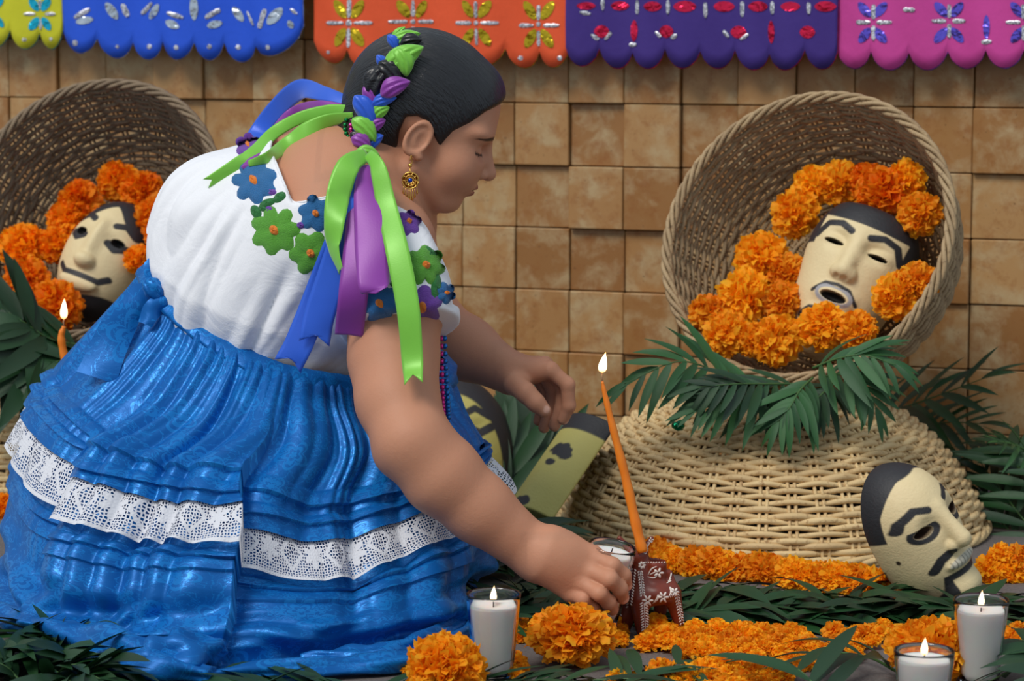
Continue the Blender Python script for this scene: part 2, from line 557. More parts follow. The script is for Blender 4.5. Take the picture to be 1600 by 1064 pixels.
banner('orange cut paper banner with gold foil behind the woman\'s head', paper('orange_paper', RGB(232, 88, 44)), foil('gold_foil', RGB(205, 175, 40)),
       488, 890, [(488, 64), (544, 77), (600, 82), (655, 84), (714, 80), (790, 76), (842, 80), (890, 74)],
       dia4(546, 36, 22, 34, 16) + dia4(643, 36, 22, 32, 15) + dia4(746, 36, 22, 32, 15) + dia4(841, 38, 22, 34, 16),
       plus(546, 36, 8, 38, 6) + plus(643, 34, 8, 34, 6) + plus(746, 36, 8, 34, 6) + plus(841, 40, 8, 32, 6), [(546, 36, 5), (643, 34, 4), (746, 36, 4), (841, 38, 4), (578, 89, 5), (510, 82, 3), (811, 91, 4), (875, 91, 4)], 2.9)
banner('deep purple cut paper banner with red foil', paper('purple_paper', RGB(62, 40, 128)), foil('red_foil', RGB(228, 40, 78)),
       886, 1308, [(886, 74), (935, 76), (988, 82), (1040, 76), (1094, 80), (1148, 78), (1202, 84), (1258, 78), (1308, 82)],
       [(916, 9, 0, 28, 12), (968, 9, 0, 28, 15), (1020, 10, 0, 32, 16), (1071, 10, 0, 34, 18), (1131, 10, 0, 32, 17), (1184, 10, 0, 34, 17), (1236, 10, 0, 30, 15), (1290, 10, 0, 34, 17),
        (939, 49, 0, 24, 20), (1043, 49, 0, 24, 20), (1153, 50, 0, 24, 20), (1262, 50, 0, 24, 20), (990, 48, 90, 34, 11), (1206, 50, 90, 36, 11)],
       [(941, -2, 941, 16, 6), (994, 0, 994, 22, 6), (1046, 0, 1046, 22, 6), (1102, 4, 1102, 28, 6), (1158, 2, 1158, 26, 6), (1208, 2, 1208, 22, 6), (1264, 4, 1264, 22, 6),
        (923, 54, 934, 62, 6), (944, 62, 954, 50, 6), (1024, 50, 1033, 58, 6), (1051, 60, 1060, 54, 6), (1130, 48, 1138, 58, 6), (1156, 62, 1168, 53, 6), (983, 70, 994, 70, 6), (907, 19, 922, 22, 6)],
       [], 4.1)
banner('magenta pink cut paper banner with violet foil at the right', paper('pink_paper', RGB(204, 66, 152)), foil('violet_foil', RGB(112, 96, 216)),
       1306, 1760, [(1306, 78), (1362, 80), (1420, 82), (1480, 80), (1541, 78), (1600, 78), (1660, 78), (1712, 78), (1760, 78)],
       dia4(1364, 35, 20, 30, 15, 50) + dia4(1482, 35, 20, 30, 15, 50) + dia4(1602, 35, 20, 30, 15, 50) + [(1542, 42, 90, 38, 11)],
       plus(1366, 35, 5, 28, 7) + plus(1482, 33, 5, 26, 7) + plus(1600, 35, 5, 28, 7) + [(1534, 66, 1550, 65, 7), (1412, 15, 1430, 16, 7)], [], 5.2)
cp = [wallp(w, W(800, -190).z - 0.004 * math.cos(w * 2), BOFF) for w in np.linspace(-1.5, 1.4, 40)]
V, F = tube(np.array([list(p) for p in cp]), 0.0015, 6)
tag(obj('bunting_cord', mesh_from('bunting_cord', V, F), simple('cotton_cord', RGB(225, 220, 205))), 'thin cotton cord the paper banners hang from', 'cord')
# ================================================================== wicker baskets
def wicker(name, c0, c1, c2, rough=0.7):
    m = NT(name)
    oc = m.coord(); r = m.orand()
    n1 = m.noise(oc, 22, 3); n2 = m.noise(oc, 130, 3, 0.6)
    c = m.mix(n1, c0, c1)
    c = m.mix(m.ramp(n2, [(0.55, 0.0), (0.72, 0.8)]), c, c2)
    c = m.mix(m.math('MULTIPLY', r, 0.35), c, c2)
    m.set(Base_Color=c, Roughness=rough); m.bump(n2, 0.35, 0.002)
    return m.m
M_WICK = wicker('straw_wicker', RGB(238, 214, 164), RGB(216, 184, 128), RGB(150, 108, 64))
M_WICKG = wicker('weathered_wicker', RGB(184, 160, 122), RGB(154, 126, 90), RGB(98, 72, 48))
M_WICKD = wicker('grey_wicker', RGB(150, 130, 104), RGB(122, 102, 78), RGB(78, 60, 44))
def basket(label, prof, R3, origin, mat, N, pitch, srad, seed, rimr, hand=None):
    """prof in (r, z), from the middle of the base to the rim; R3 3x3 turns basket space to the place"""
    rg = random.Random(seed)
    root = empty('wicker_basket', origin, Matrix(R3).to_quaternion())
    tag(root, label, 'basket')
    pr = catmull(prof, 400)
    seg = np.r_[0, np.cumsum(np.linalg.norm(np.diff(pr, axis=0), axis=1))]
    T = np.gradient(pr, axis=0); T /= np.linalg.norm(T, axis=1)[:, None]
    Nn = np.stack([T[:, 1], -T[:, 0]], 1)              # outward side
    def at(s):
        return (np.array([np.interp(s, seg, pr[:, 0]), np.interp(s, seg, pr[:, 1])]),
                np.array([np.interp(s, seg, Nn[:, 0]), np.interp(s, seg, Nn[:, 1])]))
    s = pitch * 1.2; k = 0
    while s < seg[-1] - pitch * 0.4:
        (r, z), (nr, nz) = at(s)
        NN = N if r > 0.13 else (N // 2 if r > 0.06 else N // 4)
        if NN % 2: NN += 1
        n = NN * 4
        th = np.arange(n) * 2 * np.pi / n
        amp = srad * 0.95
        jit = np.interp(th, np.linspace(0, 2 * np.pi, 13), [rg.uniform(-.16, .16) for _ in range(12)] + [0]) * pitch
        jit[-8:] *= 0.3
        off = amp * np.cos(NN * th / 2 + k * np.pi) * 1.0
        # a second-order lift keeps the strands hugging the stakes
        rr = r + nr * off + T[min(len(T) - 1, int(np.searchsorted(seg, s))), 0] * jit
        zz = z + nz * off + T[min(len(T) - 1, int(np.searchsorted(seg, s))), 1] * jit
        P = np.stack([rr * np.cos(th), rr * np.sin(th), zz], 1)
        rad = srad * (1 + 0.12 * np.sin(th * 3 + k) + 0.08 * np.sin(th * 11 + k * 1.7)) * rg.uniform(0.9, 1.08)
        V, F = tube(P, rad, 6, closed=True)
        obj('weaver', mesh_from('weaver', V, F), mat, root)
        s += pitch * rg.uniform(0.95, 1.05); k += 1
    ss = np.linspace(0.004, seg[-1], 36)
    prs = np.array([at(q)[0] for q in ss])
    for i in range(N):
        t0 = 2 * np.pi * i / N
        parts = []
        for d in (-1, 1):
            tt = t0 + d * 0.0042 / np.maximum(prs[:, 0], 0.02) * (srad / 0.004)
            P = np.stack([prs[:, 0] * np.cos(tt), prs[:, 0] * np.sin(tt), prs[:, 1]], 1)
            if i % 2 and d == 1: P = P[8:]
            parts.append(tube(P, srad * 0.62, 5))
        V, F = merge(parts)
        obj('stake', mesh_from('stake', V, F), mat, root)
    # twisted rim
    Rm, Zm = prof[-1]
    th = np.arange(240) * 2 * np.pi / 240
    for q in range(4):
        ph = q * np.pi / 2
        tw = 14
        rr = Rm + rimr * np.cos(tw * th + ph) + 0.004
        zz = Zm + rimr * 0.9 * np.sin(tw * th + ph)
        P = np.stack([rr * np.cos(th), rr * np.sin(th), zz], 1)
        V, F = tube(P, srad * 1.05, 6, closed=True)
        obj('rim_strand', mesh_from('rim_strand', V, F), mat, root)
    return root
def frame_from_axis(a, roll=0.0):
    a = Vector(a).normalized()
    x = Vector((1, 0, 0)); x = (x - a * x.dot(a)).normalized(); y = a.cross(x)
    c, s_ = math.cos(roll), math.sin(roll)
    x, y = x * c + y * s_, y * c - x * s_
    return Matrix((x, y, a)).transposed()
FLIP = Matrix(((1, 0, 0), (0, -1, 0), (0, 0, -1)))
HB = 0.205
prof_low = [(0.006, 0), (0.08, 0.001), (0.14, 0.005), (0.19, 0.02), (0.235, 0.048), (0.275, 0.088), (0.308, 0.135), (0.327, 0.17), (0.333, HB - 0.008)]
BR = Vector((0.414, 4.02, 0)); BLB = Vector((-0.735, 4.44, 0))
basket('pale straw wicker basket turned upside down beside the clay animal', prof_low, FLIP, BR + Vector((0, 0, HB)), M_WICK, 44, 0.0098, 0.0050, 1, 0.005)
basket('upside-down wicker basket at the left edge behind the blue skirt', prof_low, FLIP, BLB + Vector((0, 0, HB)), M_WICK, 44, 0.0098, 0.0050, 2, 0.005)
prof_up = [(0.006, 0), (0.07, 0.001), (0.125, 0.006), (0.172, 0.024), (0.203, 0.058), (0.220, 0.102), (0.228, 0.150), (0.231, 0.192)]
UAX = Vector((-0.45, -0.78, 0.42)).normalized()
URC = A(1258, 368, 3.98)
UM = frame_from_axis(UAX)
basket('tilted wicker basket holding the open-mouthed mask and marigolds', prof_up, UM, URC - UAX * 0.192, M_WICKG, 40, 0.0082, 0.0038, 3, 0.0062)
LAX = Vector((-0.25, -0.82, 0.45)).normalized()
LRC = A(138, 324, 4.38)
LM = frame_from_axis(LAX)
basket('weathered grey wicker basket tilted behind the woman at the left', prof_up, LM, LRC - LAX * 0.192, M_WICKD, 40, 0.0082, 0.0038, 4, 0.0062)
# ================================================================== marigolds
def petal_mat(name, c0, c1):
    m = NT(name)
    col = m.mix(m.attr('paint'), c0, c1)
    hs = m.n('ShaderNodeHueSaturation'); m.l(col, hs.inputs['Color'])
    m.l(m.math('MULTIPLY_ADD', m.orand(), 0.022, 0.489), hs.inputs['Hue']); 
    m.l(m.math('MULTIPLY_ADD', m.orand(), 0.16, 0.92), hs.inputs['Value'])
    m.set(Base_Color=hs.outputs[0], Roughness=0.6)
    m.b.inputs['Specular IOR Level'].default_value = 0.25
    tr_ = m.n('ShaderNodeBsdfTranslucent'); m.l(hs.outputs[0], tr_.inputs[0])
    mx = m.n('ShaderNodeMixShader'); mx.inputs[0].default_value = 0.45
    m.l(m.b.outputs[0], mx.inputs[1]); m.l(tr_.outputs[0], mx.inputs[2]); m.l(mx.outputs[0], m.out.inputs[0])
    return m.m
M_PETAL = petal_mat('marigold_petals', RGB(255, 156, 8), RGB(255, 196, 44))
M_PETALD = petal_mat('deep_marigold_petals', RGB(255, 132, 4), RGB(255, 172, 24))
def marigold_mesh(name, npet, seed, flat=0.78, wid=0.3, nu=4, nv=4, ruf=0.09, mat=None, core=0.35, low=-0.45):
    """unit flower head, radius 1, looking up +z"""
    rg = np.random.RandomState(seed)
    Vs, Fs, Cs = [], [], []
    base = grid_faces(nu, nv)
    gold = math.pi * (3 - math.sqrt(5))
    for i in range(npet):
        cz = 1 - (i + 0.5) / npet * (1 - low)
        a = i * gold + rg.uniform(-.25, .25)
        d = np.array([math.sqrt(max(0, 1 - cz * cz)) * math.cos(a), math.sqrt(max(0, 1 - cz * cz)) * math.sin(a), cz])
        d = nrm(d + rg.normal(0, 0.10, 3))
        t = nrm(np.cross(d, [0, 0, 1]) + rg.normal(0, 0.45, 3)); t = nrm(t - d * (t @ d)); b = np.cross(d, t)
        L0 = core * rg.uniform(0.8, 1.1); L1 = rg.uniform(0.86, 1.06)
        w = wid * rg.uniform(0.75, 1.25)
        curl = rg.uniform(0.10, 0.50) * (1 if rg.rand() < 0.5 else -1)
        ph = rg.uniform(0, 6.28)
        s = np.linspace(0, 1, nv)[:, None]; x = np.linspace(-1, 1, nu)[None, :]
        ww = w * (0.30 + 0.70 * np.sin(np.clip(s, 0, 1) * 1.9 + 0.15)) * 0.5
        lat = x * ww
        tipc = 1 - 0.16 * (np.abs(x) ** 2) * s
        rad = (L0 + (L1 - L0) * s) * tipc
        ben = curl * s ** 2 + ruf * s * np.sin(3.1 * x + ph) + 0.05 * (x ** 2) * s
        P = rad[..., None] * d + lat[..., None] * t + ben[..., None] * b
        Vs.append(P.reshape(-1, 3)); Fs.append(base + i * nu * nv)
        Cs.append(np.full(nu * nv, np.clip(rg.normal(0.5, 0.25), 0, 1)))
    V = np.vstack(Vs); V[:, 2] *= flat
    # solid heart so that no light leaks through
    hv, hf = lathe([(0.001, -0.5), (0.42, -0.42), (0.58, -0.1), (0.55, 0.25), (0.36, 0.5), (0.001, 0.6)], 10)
    hv[:, 2] *= flat
    F = np.vstack(Fs + [hf + len(V)]); V = np.vstack([V, hv])
    C = np.concatenate(Cs + [np.full(len(hv), 0.1)])
    V[:, 2] -= V[:, 2].min()
    me = mesh_from(name, V, F)
    set_col(me, np.stack([C, C, C], 1)); me.materials.append(mat or M_PETAL)
    return me
MG_MID = [marigold_mesh('marigold', 240, s, 0.8, 0.34, 4, 4, 0.11) for s in (1, 2, 3)]
MG_DEEP = [marigold_mesh('marigold', 240, s, 0.8, 0.34, 4, 4, 0.11, M_PETALD) for s in (11, 12)]
MG_BIG = [marigold_mesh('marigold', 520, s, 0.80, 0.27, 5, 4, 0.10, low=-0.6) for s in (4, 5)]
MG_SML = [marigold_mesh('marigold', 90, s, 0.72, 0.42, 4, 3, 0.15, low=-0.3) for s in (6, 7, 8)]
def flower(me, loc, r, up, label=None, group=None, name='marigold', parent=None, spin=None):
    o = bpy.data.objects.new(name, me)
    q = Vector(up).to_track_quat('Z', 'Y')
    o.rotation_mode = 'QUATERNION'
    from mathutils import Quaternion
    o.rotation_quaternion = q @ Quaternion((0, 0, 1), rnd.uniform(0, 6.28) if spin is None else spin)
    o.scale = (r * rnd.uniform(.94, 1.06), r * rnd.uniform(.94, 1.06), r)
    o.location = loc
    link(o, parent)
    if label: tag(o, label, 'flower', group)
    return o
# --- inside the right basket: resting on the lower wall of the tilted basket
def in_basket(u, v, C, ax, depth):
    """point on the plane across the basket, depth behind its rim plane"""
    d = ray(u, v); o = Vector((0, 0, CAMZ))
    c = C - ax * depth
    return o + d * ((c - o).dot(ax) / d.dot(ax))
RB = [(1248, 338, 40, .085, 'marigold at the lower left end of the arc over the open-mouthed mask'), (1273, 291, 33, .10, 'small marigold second from the left in the arc over the open-mouthed mask'),
      (1314, 288, 35, .10, 'marigold left of centre in the arc above the open-mouthed mask'), (1354, 285, 30, .10, 'marigold at the top middle of the arc over the open-mouthed mask'), (1382, 304, 42, .085, 'largest marigold resting on the black forehead of the open-mouthed mask'),
      (1418, 286, 34, .095, 'marigold upper right in the arc over the open-mouthed mask'), (1438, 337, 35, .08, 'marigold at the right end of the arc beside the mask\'s black hair'),
      (1192, 408, 42, .075, 'marigold topmost of the cluster left of the open-mouthed mask'), (1231, 430, 33, .07, 'marigold touching the left cheek of the open-mouthed mask'), (1168, 466, 43, .03, 'big round bright marigold left of the open-mouthed mask'),
      (1221, 474, 32, .04, 'marigold beside the left jaw of the open-mouthed mask'), (1107, 490, 31, .01, 'leftmost marigold on the rim of the right-hand basket'), (1140, 527, 37, .005, 'marigold at the lower left on the rim of the right-hand basket'),
      (1180, 532, 27, .0, 'small marigold on the basket rim between two larger ones'), (1216, 534, 42, .0, 'lowest marigold hanging over the rim of the right-hand basket'), (1289, 517, 41, .02, 'marigold under the chin of the open-mouthed mask'),
      (1342, 520, 33, .02, 'marigold right of the mask\'s chin above the palm leaves'), (1406, 466, 42, .03, 'marigold beside the right cheek of the open-mouthed mask'), (1436, 446, 34, .03, 'marigold pressed against the right inner rim of the right-hand basket')]
for i, (u, v, rp, dep, lab) in enumerate(RB):
    P = in_basket(u, v, URC, UAX, dep); r = rp / (FPX / P.y) * 1.04
    up = (UAX + Vector((rnd.uniform(-.3, .3), rnd.uniform(-.1, .1), rnd.uniform(-.3, .3)))).normalized()
    flower((MG_MID + MG_DEEP)[i % 5] if v < 400 else MG_MID[i % 3], P - up * r * 0.55, r, up, lab, 'marigolds in the right-hand basket')
LB = [(36, 388, 36, .06, 'leftmost marigold in the left-hand basket'), (88, 384, 30, .07, 'marigold left of the moustached mask\'s brow'), (45, 443, 41, .04, 'big marigold low at the left in the left-hand basket'),
      (94, 480, 44, .01, 'marigold right behind the small burning candle'), (106, 345, 30, .08, 'marigold upper left of the moustached mask'), (128, 318, 36, .09, 'marigold left of the moustached mask\'s hair'),
      (186, 284, 33, .11, 'topmost marigold above the moustached mask'), (224, 302, 33, .10, 'marigold just right of the topmost one above the moustached mask'), (243, 340, 32, .07, 'marigold right of the moustached mask\'s hair'),
      (255, 368, 27, .06, 'marigold right of the moustached mask\'s eye'), (217, 406, 24, .05, 'small marigold on the right cheek of the moustached mask'), (284, 322, 22, .06, 'marigold peeping out beside the white blouse')]
for i, (u, v, rp, dep, lab) in enumerate(LB):
    P = in_basket(u, v, LRC, LAX, dep); r = rp / (FPX / P.y) * 1.04
    up = (LAX + Vector((rnd.uniform(-.3, .3), rnd.uniform(-.1, .1), rnd.uniform(-.3, .3)))).normalized()
    flower(MG_DEEP[i % 2], P - up * r * 0.55, r, up, lab, 'marigolds in the left-hand basket')
# --- big heads in front
def ground_flower(me, u, v, rp, lab, grp=None, tilt=(0, 0), sq=1.0):
    P = G(u, v); r = rp / (FPX / P.y)
    o = flower(me, P, r, Vector((tilt[0], tilt[1], 1)), lab, grp)
    o.scale.z = r * sq
    return o
ground_flower(MG_BIG[0], 893, 1036, 67, 'big full marigold head under the hand with the glass', None, (0.02, -0.12), 0.86)
ground_flower(MG_BIG[1], 690, 1092, 66, 'big marigold head at the bottom left of the nearest candle glass', None, (0.15, -0.1), 1.0)
ground_flower(MG_BIG[1], 1452, 1062, 72, 'big marigold head between the two right-hand candle glasses', None, (0.05, -0.08), 0.85)
ground_flower(MG_SML[0], 640, 1054, 16, 'tiny marigold head left of the big one by the skirt hem')
ground_flower(MG_SML[1], 598, 1050, 15, 'flattened tiny marigold just under the skirt hem')
# --- garland round the foot of the right basket
gar = empty('marigold_garland', (BR.x, BR.y, 0))
tag(gar, 'garland of threaded marigolds around the foot of the straw basket', 'garland')
gp = catmull([(1018, 882), (1060, 897), (1110, 905), (1170, 910), (1230, 918), (1290, 926), (1345, 930), (1400, 932)], 21)
pts = []
for i, (u, v) in enumerate(gp):
    P = G(u, v - 6); r = (0.0255 + 0.004 * rnd.random())
    if i < 4: r *= 0.9
    pts.append(P + Vector((0, 0, 0.02)))
    flower(MG_MID[i % 3], P - gar.location, r, Vector((rnd.uniform(-.5, .5), -0.55, 0.8)), None, None, 'marigold_head', gar)
for i, (u, v, rp) in enumerate([(1548, 898, 30), (1572, 868, 30), (1590, 850, 26), (1560, 845, 22), (1604, 880, 26), (1640, 850, 26)]):
    Y = 3.62
    P = A(u, v, Y); P.z = max(0.0, P.z - 0.03)
    r = rp / (FPX / Y)
    pts.append(P + Vector((0, 0, 0.02)))
    flower(MG_MID[i % 3], P - gar.location, r, Vector((rnd.uniform(-.3, .3), -0.7, 0.6)), None, None, 'marigold_head', gar)
V, F = tube(catmull([p - gar.location for p in pts], 120), 0.0012, 5)
obj('thread', mesh_from('thread', V, F), simple('green_thread', RGB(70, 90, 50)), gar)
for (u, v, rp, Y, lab) in [(866, 806, 10, 3.95, 'small marigold peeping out between the leaning plank mask and the basket'), (4, 782, 24, 4.0, 'marigold at the left edge beside the dark blue skirt'), (2, 985, 26, 3.5, 'marigold in shadow at the left edge near the skirt hem')]:
    P = A(u, v, Y); P.z = max(0.0, P.z - 0.02)
    flower(MG_DEEP[0], P, rp / (FPX / Y), Vector((0.2, -0.6, 0.7)), lab)
# --- little heads strewn on the pavement
SG = 'small marigold heads strewn on the pavement'
spots = []
def okspot(P, r):
    return all((P - q).length > (r + rr) * 0.62 for q, rr in spots)
PATCH = ['around the clay animal\'s feet', 'behind the pavement gap in the middle', 'thinly strewn left of the right-hand big marigold', 'behind the right-hand big marigold', 'at the bottom edge in the middle', 'behind the long palm blade at the bottom', 'right of the right-hand candle glass', 'between the nearest glass and the big centre marigold', 'at the bottom below the big centre marigold', 'on the broad dark frond at the bottom']
def strew(poly, n, rlo, rhi, seed):
    rg = random.Random(seed)
    us = [p[0] for p in poly]; vs = [p[1] for p in poly]; c = 0; t = 0
    while c < n and t < n * 60:
        t += 1
        u, v = rg.uniform(min(us), max(us)), rg.uniform(min(vs), max(vs))
        if poly_sd(np.array([[u, v]]), poly)[0] > 0: continue
        if 966 < u < 1016 and 984 < v < 1014 or 1052 < u < 1072 and v < 988: continue
        P = G(u, v); r = rg.uniform(rlo, rhi)
        if not okspot(P, r): continue
        spots.append((P, r)); c += 1
        o = flower(MG_SML[rg.randrange(3)], P, r, Vector((rg.uniform(-.35, .35), rg.uniform(-.5, .1), 1)), 'small marigold head ' + PATCH[seed - 1], SG)
        if rg.random() < .35: o.location.z += 0.004
strew([(965, 984), (1010, 990), (1060, 990), (1120, 990), (1175, 998), (1172, 1030), (1120, 1040), (1040, 1022), (965, 1012)], 46, 0.012, 0.020, 1)
strew([(1150, 996), (1240, 994), (1262, 1000), (1262, 1026), (1200, 1030), (1150, 1028)], 20, 0.012, 0.019, 2)
strew([(1225, 1022), (1340, 1012), (1344, 1040), (1240, 1050)], 12, 0.011, 0.015, 3)
strew([(1298, 1000), (1385, 988), (1400, 1000), (1350, 1024), (1310, 1014)], 11, 0.012, 0.018, 4)
strew([(1025, 1056), (1130, 1050), (1170, 1075), (1160, 1110), (1030, 1110)], 30, 0.013, 0.021, 5)
strew([(1140, 1030), (1180, 1032), (1230, 1064), (1226, 1085), (1150, 1080)], 14, 0.012, 0.018, 6)
strew([(1565, 1000), (1600, 990), (1640, 1000), (1640, 1020), (1570, 1016)], 7, 0.013, 0.017, 7)
strew([(806, 978), (830, 975), (838, 1000), (810, 1015)], 4, 0.012, 0.016, 8)
strew([(806, 1030), (840, 1040), (830, 1090), (800, 1080)], 4, 0.011, 0.014, 9)
strew([(930, 1068), (980, 1064), (990, 1080), (935, 1085)], 3, 0.012, 0.015, 10)
# ================================================================== palm fronds
def leaf_mat(name, c0, c1):
    m = NT(name)
    r = m.orand(); oc = m.coord()
    n1 = m.noise(m.mapping(oc, (60, 6, 6)), 6, 2)
    col = m.mix(r, c0, c1)
    col = m.mix(m.math('MULTIPLY', n1, 0.35), col, tuple(min(1, x * 1.7) for x in c1))
    m.set(Base_Color=col, Roughness=0.5)
    m.bump(n1, 0.25, 0.002)
    return m.m
M_LEAF = leaf_mat('palm_leaf', RGB(8, 34, 18), RGB(26, 66, 30))
M_LEAFB = leaf_mat('bright_palm_leaf', RGB(18, 54, 28), RGB(42, 90, 42))
M_STEM = simple('leaf_stem', RGB(62, 96, 48), 0.5)
def leaflet_mesh(name, w, sag, mat, tw=0.0):
    nv = 8; V = []
    for j in range(nv):
        t = j / (nv - 1)
        ww = w * (math.sin(math.pi * min(1, t * 0.92 + 0.06)) ** 0.75) * (1 - 0.25 * t)
        if j == nv - 1: ww = 0.002
        z = -sag * t * t; a = tw * t
        for x in (-1, 0, 1):
            V.append((t, x * ww * math.cos(a), z + (0.30 * ww if x else 0) + x * ww * math.sin(a)))
    me = mesh_from(name, np.array(V), grid_faces(3, nv))
    me.materials.append(mat)
    return me
LEAF = {M_LEAF: [leaflet_mesh('leaflet', 0.085, s, M_LEAF, t) for s, t in ((0.12, 0), (0.3, 0.3), (0.5, -0.3))],
        M_LEAFB: [leaflet_mesh('leaflet', 0.085, s, M_LEAFB, t) for s, t in ((0.15, 0), (0.35, 0.35), (0.5, -0.3))]}
def frond(path, label, group=None, n=9, leaf=0.13, mat=None, up=(0, 0, 1), seed=0, spread=0.95, wide=1.0, flat=0.15, taper=0.55, droop=0.0):
    """path: points from the stem's base to its tip, in the place"""
    mat = mat or M_LEAF
    rg = random.Random(seed)
    root = empty('palm_frond', Vector(path[0]))
    tag(root, label, 'palm leaf', group)
    c = catmull([Vector(p) - root.location for p in path], 40)
    V, F = tube(c, np.linspace(0.0022, 0.0007, 40), 5)
    obj('leaf_stem', mesh_from('leaf_stem', V, F), M_STEM, root)
    T = np.gradient(c, axis=0)
    for i in range(n):
        t = 0.12 + 0.86 * i / max(1, n - 1); k = int(t * 39)
        tv = Vector(T[k]).normalized(); uv = Vector(up); sd = tv.cross(uv).normalized(); un = sd.cross(tv)
        last = i == n - 1
        for s in (-1, 1):
            ang = spread * (1 - 0.45 * t) + rg.uniform(-.12, .12)
            if last: ang = 0.22
            d = (tv * math.cos(ang) + sd * s * math.sin(ang) + un * (flat + rg.uniform(-.18, .18)) + Vector((0, 0, -droop))).normalized()
            L = leaf * (1 - (1 - taper) * abs(t - 0.35) / 0.65) * rg.uniform(0.85, 1.1)
            y = un.cross(d).normalized(); z = d.cross(y)
            o = bpy.data.objects.new('leaflet', rg.choice(LEAF[mat]))
            Mx = Matrix((d * L, y * L * wide * s, z * L)).transposed().to_4x4()
            Mx.translation = Vector(c[k])
            o.matrix_local = Mx
            COL.objects.link(o); o.parent = root
    return root
def gfrond(u0, v0, u1, v1, label, group=None, lift=0.02, seed=0, **kw):
    a = G(u0, v0); b = G(u1, v1)
    m_ = (a + b) / 2 + Vector((0, 0, lift))
    a.z = 0.006; b.z = max(0.004, lift * 0.3)
    return frond([a, a * 0.6 + m_ * 0.4 + Vector((0, 0, lift * .3)), m_, b], label, group, seed=seed, **kw)
BAND = 'palm fronds laid in a band before the straw basket'
lr = random.Random(21)
k = 0
for row, (v0, v1, L) in enumerate([(944, 944, 200), (956, 954, 200), (968, 966, 190), (978, 975, 170)]):
    for u in range(780, 1640, 74):
        uu = u + lr.uniform(-30, 30); dirn = 1 if lr.random() < .6 else -1
        if (uu < 960 or uu > 1330) and row < 1: continue
        k += 1
        where = ['by the clay animal', 'under the left of the marigold garland', 'under the middle of the marigold garland', 'at the foot of the goateed mask', 'at the right edge'][min(4, int(max(0, uu - 800) // 175))]
        gfrond(uu, v0 + lr.uniform(-7, 7), uu + dirn * L * lr.uniform(.7, 1), v1 + lr.uniform(-12, 6),
               ['rearmost', 'second row', 'third row', 'front row'][row] + ' dark palm frond in the leaf band ' + where, BAND, lift=lr.uniform(.008, .022), seed=k, n=8, leaf=lr.uniform(.085, .12), wide=1.55, flat=lr.uniform(0.0, .14))
LFT = 'palm fronds on the ground along the skirt hem'
for i in range(34):
    u = lr.uniform(-20, 720) if i < 22 else lr.uniform(-60, 200); v = lr.uniform(1072, 1100) if u > 140 else lr.uniform(1012, 1090)
    gfrond(u, v, u + lr.choice([-1, 1]) * lr.uniform(90, 160), v + lr.uniform(-10, 25), ('dark palm frond on the ground along the hem below the lace' if u > 140 else 'dark palm frond in the bottom left corner by the skirt'), LFT,
           lift=lr.uniform(.003, .014) if u > 140 else .03, seed=100 + i, n=7, leaf=lr.uniform(.08, .115), wide=1.4, flat=.1)
BTM = 'palm fronds lying on the pavement between the candle glasses'
for i, (u0, v0, u1, v1, lf, wd) in enumerate([(1120, 1090, 870, 1070, .12, 1.3), (780, 1085, 960, 1080, .1, 1.2), (1000, 1040, 1260, 1004, .02, 1), (960, 1085, 1130, 1030, .1, 1.2)]):
    if lf > .05:
        gfrond(u0, v0, u1, v1, ['dark broad palm frond under the big centre marigold', 'palm frond lying at the foot of the nearest glass', '', 'palm frond rising left of the strewn marigolds'][i], BTM, lift=.015, seed=200 + i, n=8, leaf=lf, wide=wd, mat=M_LEAF)
gfrond(1290, 1110, 1180, 1048, 'long-leaved palm frond on the pavement left of the front glass', BTM, lift=.03, seed=230, n=5, leaf=.13, wide=1.0)
gfrond(1400, 1056, 1170, 1062, 'single palm frond pointing left from the front candle glass', BTM, lift=.03, seed=231, n=4, leaf=.13, wide=1.0)
gfrond(1660, 1075, 1500, 1050, 'palm frond at the bottom right covering the foot of a glass', BTM, lift=.05, seed=232, n=7, leaf=.085, wide=1.9, spread=1.3)
gfrond(1680, 1120, 1540, 1086, 'broad-leaved frond in the bottom right corner', BTM, lift=.05, seed=233, n=7, leaf=.08, wide=2.0, spread=1.3)
# dark palms behind and beside the right baskets
frond([A(1340, 660, 4.26), A(1400, 640, 4.22), A(1460, 620, 4.17), A(1540, 590, 4.12)], 'dark palm frond sticking out right of the tilted basket', None, 8, .13, M_LEAF, (0, -.6, .8), 301)
frond([A(1380, 690, 4.26), A(1430, 670, 4.22), A(1480, 660, 4.18), A(1535, 662, 4.14)], 'dark palm frond lying over the back of the straw basket', None, 8, .12, M_LEAF, (0, -.6, .8), 302)
for i, pts_ in enumerate([[(1640, 860), (1590, 800), (1560, 760), (1530, 720)], [(1640, 800), (1600, 740), (1570, 715), (1540, 700)], [(1660, 900), (1600, 850), (1560, 810), (1540, 770)], [(1680, 760), (1630, 720), (1600, 700), (1570, 690)], [(1660, 950), (1610, 900), (1580, 880), (1540, 850)]]):
    frond([A(u, v, Y) for (u, v), Y in zip(pts_, (3.9, 3.95, 4.0, 4.05))], ['palm frond at the right edge level with the straw basket', 'upper palm frond at the right edge by the straw basket', 'palm frond behind the small leaning mask', 'topmost palm frond at the right edge against the wall', 'low palm frond at the right edge above the marigolds'][i], 'palm fronds at the right edge', 9, .13, M_LEAF, (0, -.7, .7), 310 + i)
frond([A(1625, 720, 4.0), A(1600, 702, 3.97), A(1580, 694, 3.95), A(1560, 690, 3.93)], 'pale green palm tip at the right edge of the wall', None, 6, .07, M_LEAFB, (0, -.5, .8), 320, wide=.8)
